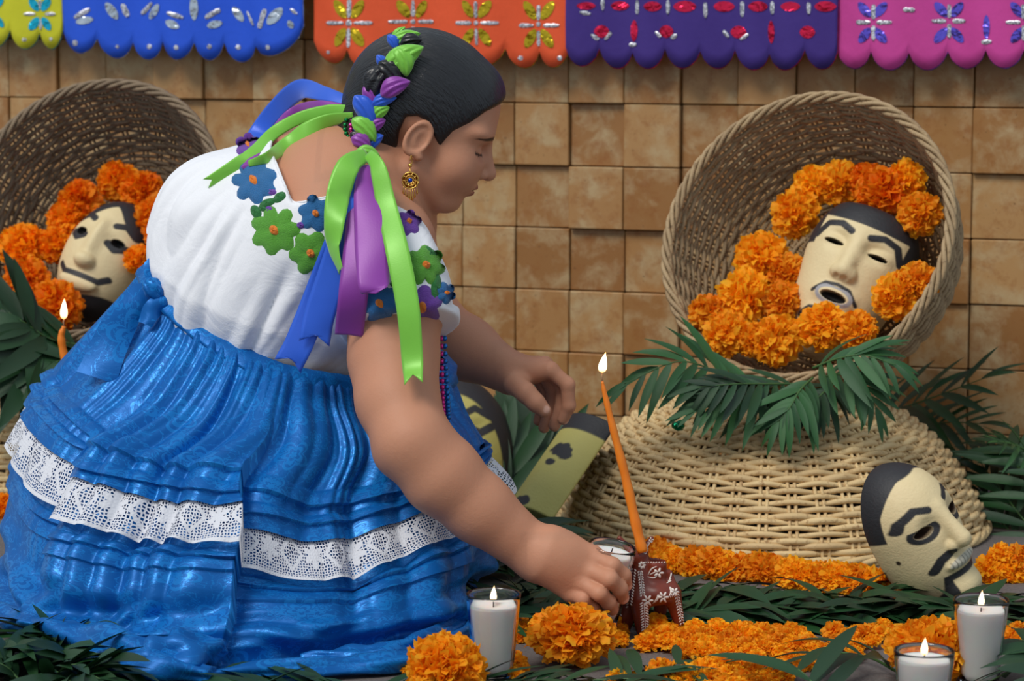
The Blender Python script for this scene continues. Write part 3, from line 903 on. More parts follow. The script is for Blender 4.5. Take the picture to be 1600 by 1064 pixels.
# fronds between the tilted right basket and the one below
FR = 'palm fronds tucked under the tilted right-hand basket'
und = [([(1190, 610, 3.86), (1130, 585, 3.83), (1060, 565, 3.80), (975, 600, 3.79)], 8, .15, M_LEAFB, 'light palm frond fanning out left from under the tilted basket'),
       ([(1220, 600, 3.84), (1190, 612, 3.80), (1140, 625, 3.77), (1085, 640, 3.75)], 9, .12, M_LEAFB, 'palm frond hanging over the straw basket below the marigolds'),
       ([(1270, 590, 3.82), (1250, 610, 3.78), (1235, 635, 3.75), (1215, 660, 3.74)], 7, .12, M_LEAFB, 'palm frond hanging lowest over the middle of the straw basket'),
       ([(1250, 600, 3.83), (1200, 600, 3.79), (1150, 600, 3.76), (1090, 605, 3.75)], 9, .12, M_LEAF, 'dark palm frond under the marigolds of the tilted basket'),
       ([(1270, 575, 3.80), (1310, 560, 3.76), (1350, 555, 3.74), (1400, 570, 3.73)], 6, .13, M_LEAFB, 'palm frond curving right over the rim of the tilted basket'),
       ([(1280, 590, 3.80), (1320, 585, 3.77), (1350, 600, 3.75), (1370, 640, 3.75)], 5, .12, M_LEAFB, 'palm frond drooping right of centre below the tilted basket'),
       ([(1300, 600, 3.85), (1290, 610, 3.82), (1275, 625, 3.8), (1260, 640, 3.78)], 6, .11, M_LEAF, 'short dark palm frond under the middle of the tilted basket')]
for i, (pp, n_, L_, mt, lab) in enumerate(und):
    frond([A(*q) for q in pp], lab, FR, n_ + 3, L_ * .72, mt, (0, -.75, .65), 330 + i, wide=1.2, droop=.35)
# fronds on the left inverted basket
for i, (pp, lab) in enumerate([([(110, 560, 4.2), (70, 545, 4.16), (30, 530, 4.14), (-30, 520, 4.12)], 'dark palm frond under the left-hand basket\'s marigolds'),
                               ([(130, 540, 4.2), (80, 530, 4.16), (40, 505, 4.14), (0, 480, 4.14)], 'broad dark palm frond left of the small burning candle'),
                               ([(100, 580, 4.2), (60, 572, 4.14), (10, 575, 4.12), (-40, 590, 4.1)], 'lowest palm frond on the left upside-down basket'),
                               ([(150, 560, 4.2), (110, 560, 4.14), (70, 572, 4.12), (30, 590, 4.1)], 'palm frond hanging down towards the lace at the left'),
                               ([(100, 520, 4.22), (60, 520, 4.18), (20, 540, 4.15), (-20, 560, 4.14)], 'palm frond in the middle of the bunch at the left edge')]):
    frond([A(*q) for q in pp], lab, 'palm fronds on the left upside-down basket', 8, .15, M_LEAF, (0, -.75, .65), 350 + i, wide=1.5)
# fronds standing behind the plank-like mask
for i, (pp, lab) in enumerate([([(800, 820, 4.2), (812, 760, 4.22), (815, 700, 4.24), (810, 650, 4.26)], 'dark upright palm frond behind the far hand'),
                               ([(830, 800, 4.2), (850, 740, 4.22), (850, 690, 4.24), (835, 645, 4.26)], 'dark upright palm frond nearest the leaning plank mask'),
                               ([(770, 830, 4.1), (790, 780, 4.12), (800, 730, 4.14), (790, 690, 4.16)], 'dark palm frond beside the lace at the woman\'s knee')]):
    frond([A(*q) for q in pp], lab, 'palm fronds behind the woman\'s knee', 8, .15, M_LEAF, (0, -.9, .3), 370 + i, wide=1.3, spread=.5)
gfrond(760, 905, 900, 885, 'palm frond lying under the woman\'s forearm', BAND, lift=.04, seed=380, n=8, leaf=.13, wide=1.4)
gfrond(770, 870, 880, 860, 'palm frond on the ground beside the lace of the skirt', BAND, lift=.03, seed=381, n=8, leaf=.13, wide=1.4)
gfrond(820, 960, 960, 950, 'palm frond on the ground behind the big centre marigold', BAND, lift=.02, seed=382, n=8, leaf=.11, wide=1.3)
for i in range(7):
    u = 755 + i * 16; v = 985 - (i % 4) * 26
    gfrond(u, v, u + lr.choice([-1, 1]) * lr.uniform(60, 110), v + lr.uniform(-12, 8), 'dark palm frond on the ground between the skirt and the big centre marigold', BAND, lift=.015, seed=400 + i, n=7, leaf=.1, wide=1.6)
# a scrap of green foil on the straw basket
P = A(1061, 661, 3.82)
bm = bmesh.new(); bmesh.ops.create_icosphere(bm, subdivisions=2, radius=0.011)
for v in bm.verts: v.co *= 1 + 0.5 * noise.noise(v.co * 160)
for v in bm.verts: v.co.z *= .7
me = bpy.data.meshes.new('foil_scrap'); bm.to_mesh(me); bm.free()
P.z = 0.192
tag(obj('foil_scrap', me, foil('emerald_foil', RGB(10, 120, 84)), None, P), 'crumpled emerald green foil scrap on the straw basket', 'foil')
# ================================================================== the woman: skirt
woman = empty('person', (-0.32, 3.46, 0))
tag(woman, 'woman in white embroidered blouse and blue satin skirt crouching to set down a candle glass', 'person')
WO = woman.location.copy()
def wobj(name, V, F, mat, parent=None, smooth=True):
    V = np.asarray(V, float) - np.array(WO)
    me = mesh_from(name, V, F, smooth)
    return obj(name, me, mat, parent if parent is not None else woman)
def satin(name):
    m = NT(name)
    uv = m.coord('UV')
    def rosette(scale, R, seed, k):
        mp = m.mapping(uv, (scale, scale, 1), (0, 0, seed), (seed * 3.1, seed * 1.7, 0))
        vo = m.n('ShaderNodeTexVoronoi'); vo.voronoi_dimensions = '2D'; m.l(mp, vo.inputs['Vector']); vo.inputs['Scale'].default_value = 1.0; vo.inputs['Randomness'].default_value = 0.75
        sb = m.n('ShaderNodeVectorMath', operation='SUBTRACT'); m.l(mp, sb.inputs[0]); m.l(vo.outputs['Position'], sb.inputs[1])
        sx = m.n('ShaderNodeSeparateXYZ'); m.l(sb.outputs[0], sx.inputs[0])
        an = m.math('ARCTAN2', sx.outputs[1], sx.outputs[0])
        ln = m.n('ShaderNodeVectorMath', operation='LENGTH'); m.l(sb.outputs[0], ln.inputs[0])
        pet = m.math('ABSOLUTE', m.math('SINE', m.math('MULTIPLY', an, k / 2)))
        lim = m.math('MULTIPLY_ADD', pet, R * 0.5, R * 0.5)
        q = m.math('DIVIDE', ln.outputs['Value'], lim)
        inside = m.math('LESS_THAN', q, 1.0)
        rings = m.math('GREATER_THAN', m.math('SINE', m.math('MULTIPLY', q, 15.0)), -0.2)
        return m.math('MULTIPLY', inside, rings)
    a = rosette(9.0, 0.33, 0.3, 5); b = rosette(15.0, 0.26, 1.1, 6)
    nz = m.noise(uv, 26, 4, 0.6, 1.2)
    vine = m.math('LESS_THAN', m.math('ABSOLUTE', m.math('SUBTRACT', nz, 0.5)), 0.014)
    pat = m.math('MAXIMUM', m.math('MAXIMUM', a, b), vine)
    c = m.mix(pat, RGB(5, 90, 166), RGB(18, 115, 192))
    m.set(Base_Color=c, Roughness=m.math('MULTIPLY_ADD', pat, -0.12, 0.44), Metallic=0.24, Sheen_Weight=0.2, Sheen_Roughness=0.4)
    m.b.inputs['Sheen Tint'].default_value = (*RGB(120, 190, 255), 1)
    m.b.inputs['Specular Tint'].default_value = (*RGB(190, 225, 255), 1)
    fine = m.noise(m.mapping(uv, (1, 1, 1)), 30, 5, 0.6, 0.5)
    h = m.math('MULTIPLY_ADD', pat, 0.06, fine)
    m.bump(h, 0.16, 0.010)
    return m.m
M_SATIN = satin('blue_satin_brocade')
def lace_mat():
    m = NT('white_lace')
    uv = m.coord('UV')            # x metres round, y 0..1 down
    sx = m.n('ShaderNodeSeparateXYZ'); m.l(uv, sx.inputs[0])
    x, y = sx.outputs[0], sx.outputs[1]
    per = 0.085
    xx = m.math('DIVIDE', x, per)
    fx = m.math('SUBTRACT', m.math('FRACT', xx), 0.5)            # -.5 .. .5 in a repeat
    yy = m.math('SUBTRACT', y, 0.45)
    dia = m.math('ADD', m.math('MULTIPLY', m.math('ABSOLUTE', fx), 2.6), m.math('MULTIPLY', m.math('ABSOLUTE', yy), 2.2))
    # net of little holes
    cb = m.n('ShaderNodeCombineXYZ'); m.l(m.math('MULTIPLY', x, 210.0), cb.inputs[0]); m.l(m.math('MULTIPLY', y, 17.0), cb.inputs[1])
    vo = m.n('ShaderNodeTexVoronoi'); vo.feature = 'DISTANCE_TO_EDGE'; vo.voronoi_dimensions = '2D'; m.l(cb.outputs[0], vo.inputs['Vector']); vo.inputs['Scale'].default_value = 1.0
    vo.inputs['Randomness'].default_value = 0.55
    hole = m.math('GREATER_THAN', vo.outputs['Distance'], 0.20)
    # solid rings: the outline of each diamond, a medallion between them, the hem
    ring = m.math('LESS_THAN', m.math('ABSOLUTE', m.math('SUBTRACT', dia, 0.62)), 0.10)
    fx2 = m.math('SUBTRACT', m.math('FRACT', m.math('ADD', xx, 0.5)), 0.5)
    rr = m.math('SQRT', m.math('ADD', m.math('POWER', m.math('MULTIPLY', fx2, 2.4), 2.0), m.math('POWER', m.math('MULTIPLY', yy, 2.0), 2.0)))
    an = m.math('ARCTAN2', yy, fx2)
    pet = m.math('LESS_THAN', rr, m.math('MULTIPLY_ADD', m.math('ABSOLUTE', m.math('SINE', m.math('MULTIPLY', an, 3.0))), 0.36, 0.16))
    hem = m.math('GREATER_THAN', y, 0.90)
    top = m.math('LESS_THAN', y, 0.10)
    solid = m.math('MAXIMUM', m.math('MAXIMUM', ring, pet), m.math('MAXIMUM', hem, top))
    al = m.math('SUBTRACT', 1.0, m.math('MULTIPLY', hole, m.math('SUBTRACT', 1.0, solid)))
    m.set(Base_Color=RGB(214, 216, 224), Roughness=0.8, Alpha=al)
    m.bump(m.math('ADD', vo.outputs['Distance'], solid), 0.4, 0.002)
    return m.m
M_LACE = lace_mat()
ROWS = [
 [(238,428),(262,470),(310,514),(370,553),(430,581),(490,594),(555,602),(630,598),(690,580)],
 [(205,462),(240,510),(298,556),(365,594),(430,620),(497,636),(572,646),(652,640),(722,645)],
 [(128,548),(165,600),(240,645),(330,672),(420,694),(510,708),(600,706),(690,694),(750,692)],
 [(78,604),(112,655),(165,705),(270,732),(380,755),(480,786),(580,776),(680,745),(750,694)],
 [(48,640),(82,697),(150,750),(265,782),(380,812),(490,838),(590,822),(690,782),(752,716)],
 [(28,690),(54,765),(122,815),(250,850),(378,873),(500,903),(610,880),(708,838),(786,766)],
 [(12,735),(36,800),(106,850),(228,872),(370,900),(500,920),(630,897),(722,862),(780,806)],
 [(-2,810),(18,870),(86,920),(218,945),(365,960),(510,970),(640,955),(722,925),(764,880)],
 [(-14,890),(-8,940),(60,985),(190,1012),(350,1022),(505,1020),(645,1006),(722,978),(750,935)],
 [(-24,930),(-6,968),(70,1020),(180,1052),(330,1062),(505,1050),(650,1034),(730,998),(752,955)]]
YC = [3.50, 3.50, 3.49, 3.48, 3.48, 3.47, 3.47, 3.46, 3.46, 3.46]
BB = [0.160, 0.198, 0.235, 0.27, 0.29, 0.31, 0.32, 0.34, 0.355, 0.37]
def skirt_grid():
    g = []
    for k, row in enumerate(ROWS):
        fr, bk = [], []
        for j, (u, v) in enumerate(row):
            sn = math.sin(math.pi * j / 8) ** 0.85 if 0 < j < 8 else 0
            Y = YC[k] - BB[k] * sn
            P = A(u, v, Y)
            if k == 9: P = G(u, v, 0.004); 
            fr.append(P)
        for j in range(7, 0, -1):
            P = fr[j].copy(); e = fr[0].lerp(fr[8], j / 8)
            Q = Vector((P.x, 2 * e.y - P.y, P.z * 0.5 + e.z * 0.5 + (0.0)))
            if k == 9: Q.z = 0.004
            if k <= 1: Q.z = e.z + (e.z - P.z) * 0.7
            bk.append(Q)
        g.append([list(p) for p in fr + bk])
    return np.array(g)               # rows, 16, 3
SG_ = skirt_grid()
NPH, NS = 720, 300
def cubic_periodic(a, n):
    k = a.shape[1]
    t = np.arange(n) * k / n; i = t.astype(int); f = (t - i)[None, :, None]
    p0, p1, p2, p3 = a[:, (i - 1) % k], a[:, i % k], a[:, (i + 1) % k], a[:, (i + 2) % k]
    return 0.5 * (2 * p1 + (p2 - p0) * f + (2 * p0 - 5 * p1 + 4 * p2 - p3) * f ** 2 + (3 * p1 - p0 - 3 * p2 + p3) * f ** 3)
gp_ = cubic_periodic(SG_, NPH)       # rows, NPH, 3
def skirt_pos(s):
    """s in row units 0..9 (array) -> len(s), NPH, 3"""
    k = gp_.shape[0]
    ext = np.concatenate([2 * gp_[:1] - gp_[1:2], gp_, 2 * gp_[-1:] - gp_[-2:-1]])
    s = np.clip(s, 0, k - 1 - 1e-6); i = s.astype(int); f = (s - i)[:, None, None]
    a, b, c, d = ext[i], ext[i + 1], ext[i + 2], ext[i + 3]
    return 0.5 * (2 * b + (c - a) * f + (2 * a - 5 * b + 4 * c - d) * f ** 2 + (3 * b - a - 3 * c + d) * f ** 3)
col = np.arange(NPH) * 16 / NPH      # column units, 0..8 front, 8..16 back
def per_noise(freq, seed):
    rg = np.random.RandomState(seed); v = rg.uniform(-1, 1, freq)
    t = np.arange(NPH) * freq / NPH; i = t.astype(int); f = t - i; f = f * f * (3 - 2 * f)
    return v[i % freq] * (1 - f) + v[(i + 1) % freq] * f
warpA, warpB, warpC = per_noise(19, 3), per_noise(9, 4), per_noise(31, 5)
def folds(s):
    """height of the folds, s (n,) -> n,NPH"""
    S = s[:, None]; c = col[None, :]
    ph = c * 2 * np.pi / 16
    drift = 0.05 * S * warpB[None]
    sab = lambda x: np.sqrt(np.sin(x) ** 2 + .035)
    g1 = np.abs(np.sin((ph + drift) * 34 + 5 * warpA[None])) - 0.6
    g2 = sab((ph + drift * 1.4) * 13 + 3.2 * warpB[None]) - 0.6
    g3 = np.sin((ph + drift) * 7 + 2.5 * warpB[None] + 0.6)
    g4 = sab((ph + drift * .8) * 21 + 4 * warpC[None] + S * 0.12) - 0.6
    a1 = np.interp(s, [0, 0.3, 1, 2, 3.5, 9], [0, .0035, .0035, .0015, 0, 0])[:, None]
    a2 = np.interp(s, [0, 1, 2.5, 5, 8, 9], [0, .006, .017, .016, .010, .003])[:, None]
    a3 = np.interp(s, [0, 1, 3, 6, 8, 9], [0, .003, .009, .012, .010, .003])[:, None]
    a4 = np.interp(s, [0, 0.5, 2, 4, 7, 9], [0, .005, .006, .002, .001, .001])[:, None]
    h = a1 * g1 + a2 * g2 + a3 * g3 + a4 * g4
    # two big overlapping panels
    def saw(c0, wl, wr, amp, s0, s1):
        x = c - c0 - 0.02 * (S - 4) * 0
        up = np.where(x < 0, np.exp(x / wl), -0.6 * np.exp(-x / wr))
        return amp * up * np.clip((S - s0) / (s1 - s0), 0, 1) * np.clip((8.6 - S) / 1.6, 0, 1)
    h = h + saw(3.98, 0.45, 0.7, 0.020, 1.5, 4.0)
    x = c - 1.72
    h = h + np.where(x > 0, np.exp(-x / 0.5), -0.7 * np.exp(x / 0.4)) * 0.016 * np.clip((S - 1.8) / 2.0, 0, 1) * np.clip((8.2 - S) / 1.6, 0, 1)
    # pooled cloth near the ground
    pool = np.interp(s, [6.6, 7.6, 8.5, 9], [0, 1, 1, .1])[:, None]
    h = h + pool * 0.017 * np.sin(S * 4.2 + 2.4 * np.sin(ph * 3 + 1) + 3 * warpB[None]) + pool * 0.006 * np.sin(S * 9 + 5 * warpA[None] + ph * 9)
    return h
def vstep(s):
    c = col[None]; f = np.interp(s, [1.5, 3.5, 6.5, 8], [0, 1, 1, 0])[:, None]
    x = c - 3.98; a = np.where(x < 0, .012 * np.exp(x / .5), -.012 * np.exp(-x / .7))
    x = c - 1.72; b = np.where(x < 0, .014 * np.exp(x / .5), -.010 * np.exp(-x / .5))
    return (a + b) * f
def skirt_layer(s, off, ruf=None, vv=None):
    P = skirt_pos(s)
    dph = np.roll(P, -1, 1) - np.roll(P, 1, 1); ds = np.gradient(P, axis=0)
    N = np.cross(ds, dph); N /= np.linalg.norm(N, axis=2)[..., None] + 1e-12
    mid = P.mean(1, keepdims=True)
    if (N * (P - mid)).sum() < 0: N = -N
    h = folds(s) + off[:, None] if off.ndim == 1 else folds(s) + off
    if ruf is not None: h = h + ruf
    Q = P + N * h[..., None]
    Q[..., 2] += vstep(s)
    Q[..., 2] = np.maximum(Q[..., 2], 0.003)
    uv = np.stack([np.broadcast_to(col[None] / 16 * 2.2, Q.shape[:2]), np.broadcast_to((s if vv is None else vv)[:, None], Q.shape[:2])], -1)
    return Q.reshape(-1, 3), grid_faces(NPH, len(s), True)[:, ::-1], uv.reshape(-1, 2)
def tuck(s, at, amp, w):
    return np.where((s < at) & (s > at - w), amp * ((s - at + w) / w) ** 0.6, 0)
# lower tier
s = np.unique(np.concatenate([np.linspace(3.2, 9, 210), [5.85, 5.87, 6.3, 6.32]]))
off = tuck(s, 5.86, .007, .5) + tuck(s, 6.31, .006, .4)
V, F, UV = skirt_layer(s, off, None, s * 0.115)
skirt = wobj('skirt', V, F, M_SATIN); set_uv(skirt.data, UV)
skirt['label'] = 'bright blue satin brocade skirt spread on the ground'
# upper tier
s = np.unique(np.concatenate([np.linspace(0.0, 4.12, 200), [3.05, 3.07, 3.6, 3.62]]))
off = np.interp(s, [0, .2, 1, 3, 4.12], [0.012, .012, .008, .009, .017]) + tuck(s, 3.06, .010, .35) + tuck(s, 3.61, .008, .3)
V, F, UV = skirt_layer(s, off, None, s * 0.115)
o = wobj('upper_tier', V, F, M_SATIN, skirt); set_uv(o.data, UV)
# lace
s = np.linspace(3.85, 5.12, 40)
t = (s - 3.85) / (5.12 - 3.85)
ph = col * 2 * np.pi / 16
ruf = (np.abs(np.sin(ph * 17 + 3 * warpA)) - .5)[None] * 0.007 * t[:, None]
sc_edge = 0.05 * np.abs(np.sin(ph * 60))
V, F, UV = skirt_layer(s, np.interp(t, [0, .3, 1], [.006, .013, .016]), ruf, t)
o = wobj('lace_trim', V, F, M_LACE, skirt); set_uv(o.data, UV); o['label'] = 'white lace trim'
# cloth pooled on the ground along the hem
def roll(pts, rads, seed):
    c = catmull([G(u, v, z) for u, v, z in pts], 90)
    rr = np.interp(np.linspace(0, 1, 90), np.linspace(0, 1, len(rads)), rads)
    V_, F_ = tube(c, rr, 28)
    k = np.repeat(np.arange(len(V_) // 28), 28); a_ = np.tile(np.arange(28), len(V_) // 28) * 2 * np.pi / 28
    cc = np.vstack([c[:1], c, c[-1:]])[k]
    w_ = 1 + .22 * np.sin(a_ * 3 + k * .11 + seed) + .14 * np.sin(a_ * 5 - k * .17 + seed * 2) + .12 * np.sin(k * .35 + seed)
    V_ = cc + (V_ - cc) * w_[:, None]
    V_[:, 2] = np.maximum(V_[:, 2] * .85, .003)
    return V_, F_
for i_, (pp, rr_) in enumerate([([(-20, 950, .03), (40, 972, .03), (120, 1000, .03), (220, 1028, .03), (330, 1050, .02)], [.012, .024, .030, .034, .012]),
                               ([(150, 1046, .015), (230, 1030, .03), (300, 1012, .04), (345, 1008, .03)], [.008, .026, .030, .010]),
                               ([(320, 1056, .012), (420, 1046, .014), (520, 1042, .014), (640, 1030, .014), (720, 994, .014), (752, 962, .012)], [.010, .015, .013, .017, .015, .008]),
                               ([(470, 1026, .012), (560, 1020, .018), (650, 1004, .02), (730, 962, .018)], [.006, .013, .016, .008])]):
    V, F = roll(pp, rr_, i_ * 1.7)
    o = wobj('hem_fold', V, F, M_SATIN, skirt); set_uv(o.data, np.stack([V[:, 0], V[:, 2] * 1.5 + V[:, 1]], 1))
# waistband and knot
s = np.linspace(-0.0, 0.35, 10)
P = skirt_pos(np.array([0.0, 0.02, 0.25, 0.32]))
dirv = P[0] - P[2]
c0 = P[0].mean(0)
out = P[0] - c0; out /= np.linalg.norm(out, axis=1)[:, None]
band = np.stack([P[0] + out * -0.002 + np.array([0.007, 0, .012]), P[0] + out * .016 + np.array([.006, 0, .010]), P[0] + out * .021, P[2] * .7 + P[0] * .3 + out * .019, P[2] * .8 + P[0] * .2 + out * .006])
wv = (np.sin(ph * 40)[None, :, None] * 0.0008) * out[None]
band = band + wv
o = wobj('waistband', band.reshape(-1, 3), grid_faces(NPH, 5, True), M_SATIN, skirt)
set_uv(o.data, np.stack([np.broadcast_to(col[None] / 16 * 2.2, (5, NPH)), np.broadcast_to(np.arange(5)[:, None] * .02, (5, NPH))], -1).reshape(-1, 2))
def strip(path, wid, n=40, m_=7, twist=None, wave=0.0, curl=0.0, seed=0, thick=0.0, taper=None, notch=0.0, wdir=None):
    """a ribbon: path points (x,y,z), wid width in metres (scalar or list), lying across wdir"""
    c = catmull(path, n); T = np.gradient(c, axis=0); T /= np.linalg.norm(T, axis=1)[:, None]
    wd = np.interp(np.linspace(0, 1, n), np.linspace(0, 1, len(np.atleast_1d(wid))), np.atleast_1d(wid))
    view = np.array([0, -1.0, 0.1]) if wdir is None else None
    S = np.cross(T, view) if wdir is None else np.repeat(np.array([wdir], float), n, 0)
    S -= T * (S * T).sum(1)[:, None]; S /= np.linalg.norm(S, axis=1)[:, None]
    Nn = np.cross(T, S)
    if twist is not None:
        a = np.interp(np.linspace(0, 1, n), np.linspace(0, 1, len(twist)), twist)[:, None]
        S, Nn = S * np.cos(a) + Nn * np.sin(a), Nn * np.cos(a) - S * np.sin(a)
    x = np.linspace(-1, 1, m_)
    t = np.linspace(0, 1, n)
    P = c[:, None] + S[:, None] * (x[None, :] * wd[:, None] / 2)[..., None] + Nn[:, None] * ((wave * np.sin(t * 9 + seed)[:, None] * x[None] + curl * (x[None] ** 2)))[..., None]
    if notch:                                   # swallow-tail end
        P[-1] += T[-1][None] * (notch * (np.abs(x) - 0.5))[:, None]
        P[-2] += T[-1][None] * (notch * .5 * (np.abs(x) - 0.5))[:, None]
    return P.reshape(-1, 3), grid_faces(m_, n)
_kv, _kf = lathe([(.0003, -1), (.5, -.86), (.86, -.5), (1, 0), (.86, .5), (.5, .86), (.0003, 1)], 28)
_ka = np.arctan2(_kv[:, 1], _kv[:, 0])
_kv[:, :2] *= (1 + .16 * np.sin(_ka * 5 + _kv[:, 2] * 2.2) + .07 * np.sin(_ka * 11))[:, None]
_kv = _kv * np.array([.013, .012, .018]) @ np.array([[.8, 0, .6], [0, 1, 0], [-.6, 0, .8]]) + np.array(list(A(240, 452, 3.405)))
parts = [(_kv, _kf), strip([A(246, 448, 3.41), A(236, 430, 3.415), A(240, 416, 3.42), A(254, 430, 3.42), A(252, 452, 3.415)], [.010, .018, .022, .018, .012], 24, 5, [.3, .6, 0, -.5], .004, .004),
         strip([A(264, 462, 3.40), A(250, 470, 3.395), A(236, 486, 3.39), A(226, 506, 3.385)], [.014, .022, .026, .020], 24, 5, None, .004, .006),
         strip([A(240, 450, 3.44), A(215, 462, 3.42), A(190, 500, 3.40), A(170, 540, 3.385), A(150, 590, 3.37)], [.02, .032, .044, .05, .056], 30, 7, None, .006, .004)]
V, F = merge(parts)
o = wobj('waist_knot', V, F, M_SATIN, skirt); set_uv(o.data, V[:, [0, 2]].copy())
# ================================================================== the woman: body
SKB = RGB(194, 138, 108)
m = NT('skin')
n1 = m.noise(m.coord(), 420, 3); n2 = m.noise(m.coord(), 18, 3)
c = m.mix(m.math('MULTIPLY', n2, 0.5), m.attr(), m.mix(1.0, m.attr(), (0.86, 0.78, 0.76), 'MULTIPLY'))
m.set(Base_Color=c, Roughness=0.58, Specular_IOR_Level=0.35, Subsurface_Weight=0.08, Subsurface_Scale=0.01)
m.b.inputs['Subsurface Radius'].default_value = (1.0, 0.4, 0.25)
m.bump(m.math('ADD', n1, m.noise(m.coord(), 160, 2)), 0.18, 0.0015)
M_SKIN = m.m
def L3(P): return np.array(list(P), float)
# --- head space: x forward, y to her left (away), z up
HP, HY = math.radians(18), math.radians(5)
HF = np.array([math.cos(HP) * math.cos(HY), math.cos(HP) * math.sin(HY), -math.sin(HP)])
HL = nrm(np.cross([0, 0, 1.0], HF)); HU = np.cross(HF, HL)
HR = np.stack([HF, HL, HU])                      # rows
HO = L3(A(651, 228, 3.47)) + HL * 0.0
HS = 1.0
def to_head(P): return (P - HO) @ HR.T / HS
def from_head(q): return (np.asarray(q, float) * HS) @ HR + HO
def img2head(u, v, yl):
    """where the sight line through u,v meets the head-space plane y = yl"""
    d = np.array(list(ray(u, v))); o = np.array([0, 0, CAMZ]); n = HL
    t = ((HO + HL * yl - o) @ n) / (d @ n)
    return to_head((o + d * t)[None])[0]
def hwarp(q):
    q = q.copy()
    q[:, 2] = np.where(q[:, 2] < .06, .06 + (q[:, 2] - .06) / .87, q[:, 2])
    q[:, 0] = np.where(q[:, 0] > 0, q[:, 0] / .955, q[:, 0])
    return q
def head_sdf(q):
    q = hwarp(q)
    ya = np.abs(q[:, 1])
    qa = np.stack([q[:, 0], ya, q[:, 2]], 1)
    d = d_ell(q, (-.008, 0, .055), (.100, .077, .088))
    d = smin(d, d_ell(q, (.046, 0, -.004), (.054, .060, .082)), .03)
    d = smin(d, d_cone(qa, (-.002, .052, -.042), (.050, .026, -.076), .020, .018), .022)
    d = smin(d, d_ell(q, (.062, 0, -.076), (.021, .024, .018)), .02)                 # chin
    d = smin(d, d_sph(qa, (.056, .034, -.022), .030), .025)                          # cheeks
    d = smin(d, d_ell(qa, (.070, .030, .040), (.024, .032, .013)), .016)             # brow
    d = smin(d, d_ell(q, (.066, 0, .078), (.024, .050, .040)), .03)                  # forehead
    d = smax(d, -d_ell(qa, (.097, .032, .014), (.015, .020, .0115)), .014)           # eye hollow
    d = smin(d, d_ell(qa, (.074, .031, .013), (.0135, .0165, .0125)), .003)          # lid over the ball
    d = smin(d, d_cone(q, (.090, 0, .026), (.110, 0, -.014), .0075, .0098), .012)    # nose
    d = smin(d, d_sph(q, (.109, 0, -.018), .0095), .006)
    d = smin(d, d_ell(qa, (.097, .0125, -.021), (.011, .0065, .0075)), .005)         # wings
    d = smax(d, -d_sph(qa, (.104, .0065, -.0295), .0042), .003)                      # nostrils
    d = smin(d, d_ell(q, (.0815, 0, -.044), (.016, .027, .012)), .012)               # mouth mound
    d = smin(d, d_ell(q, (.0925, 0, -.0425), (.009, .020, .0052)), .004)             # upper lip
    d = smin(d, d_ell(q, (.0890, 0, -.0525), (.0095, .017, .0062)), .004)            # lower lip
    d = smax(d, -d_ell(q, (.100, 0, -.0475), (.016, .024, .0012)), .002)
    # ear
    er = np.array([[.94, -.22, -.26], [.22, .97, 0], [.26, 0, .96]])
    e = d_ell(qa, (-.006, .0745, .006), (.0155, .0055, .0265), er)
    qe = (qa - np.array([-.006, .0785, .006])) @ er.T
    rr = np.sqrt((qe[:, 0] / .0150) ** 2 + (qe[:, 2] / .0255) ** 2)
    tor = np.sqrt(((rr - 1) * .017) ** 2 + qe[:, 1] ** 2) - .0036
    e = smin(e, tor, .003)
    e = smax(e, -d_ell(qa, (.000, .0825, .004), (.0070, .0065, .0125)), .004)
    e = smin(e, d_sph(qa, (.002, .0745, -.0215), .0068), .005)
    return smin(d, e, .004)
NECKB = L3(A(556, 300, 3.49))
def up_(p, Y): return L3(A(p[0], p[1], Y))
# torso
TAX = nrm(up_((560, 240), 3.5) - up_((400, 520), 3.5)); TSD = nrm(np.cross(TAX, [0, 1.0, 0])); TDP = np.cross(TSD, TAX)
TR = np.stack([TSD, TDP, TAX])
E1 = (up_((412, 470), 3.5), (.140, .165, .20))
E2 = (up_((522, 345), 3.49), (.128, .185, .155))
E3 = (up_((560, 420), 3.51), (.090, .150, .14))
SH_N = up_((600, 385), 3.37); EL_N = up_((645, 690), 3.22); WR_N = up_((838, 866), 3.235)
SH_F = up_((570, 345), 3.66); EL_F = up_((668, 500), 3.74); WR_F = up_((797, 583), 3.64)
def torso(P, g=0.0):
    d = d_ell(P, E1[0], np.array(E1[1]) + g, TR)
    d = smin(d, d_ell(P, E2[0], np.array(E2[1]) + g, TR), .06)
    d = smin(d, d_ell(P, E3[0], np.array(E3[1]) + g, TR), .06)
    return d
def near_arm(P):
    d = chain(P, [SH_N, up_((616, 470), 3.335), up_((615, 560), 3.30), up_((621, 625), 3.26), EL_N], [.070, .064, .056, .051, .047], .02)
    f = chain(P, [EL_N, up_((690, 742), 3.222), up_((748, 794), 3.226), WR_N], [.046, .050, .043, .0325], .015)
    d = smin(d, f, .02)
    return smin(d, d_sph(P, up_((618, 710), 3.23), .024), .02)
H1 = 3.222
NK = [up_(p, y) for p, y in (((926, 868), H1 - .004), ((918, 890), H1 - .013), ((906, 909), H1 - .016), ((891, 925), H1 - .010))]
NF = [[NK[0], up_((957, 884), H1 - .022), up_((974, 899), H1 - .013), up_((978, 914), H1 + .002)],
      [NK[1], up_((953, 905), H1 - .036), up_((969, 920), H1 - .025), up_((973, 934), H1 - .009)],
      [NK[2], up_((937, 927), H1 - .037), up_((951, 941), H1 - .026), up_((957, 952), H1 - .010)],
      [NK[3], up_((912, 936), H1 - .028), up_((926, 948), H1 - .018), up_((934, 956), H1 - .004)]]
NTH = [up_((868, 860), H1 + .012), up_((905, 862), H1 + .045), up_((935, 868), H1 + .068), up_((960, 880), H1 + .066)]
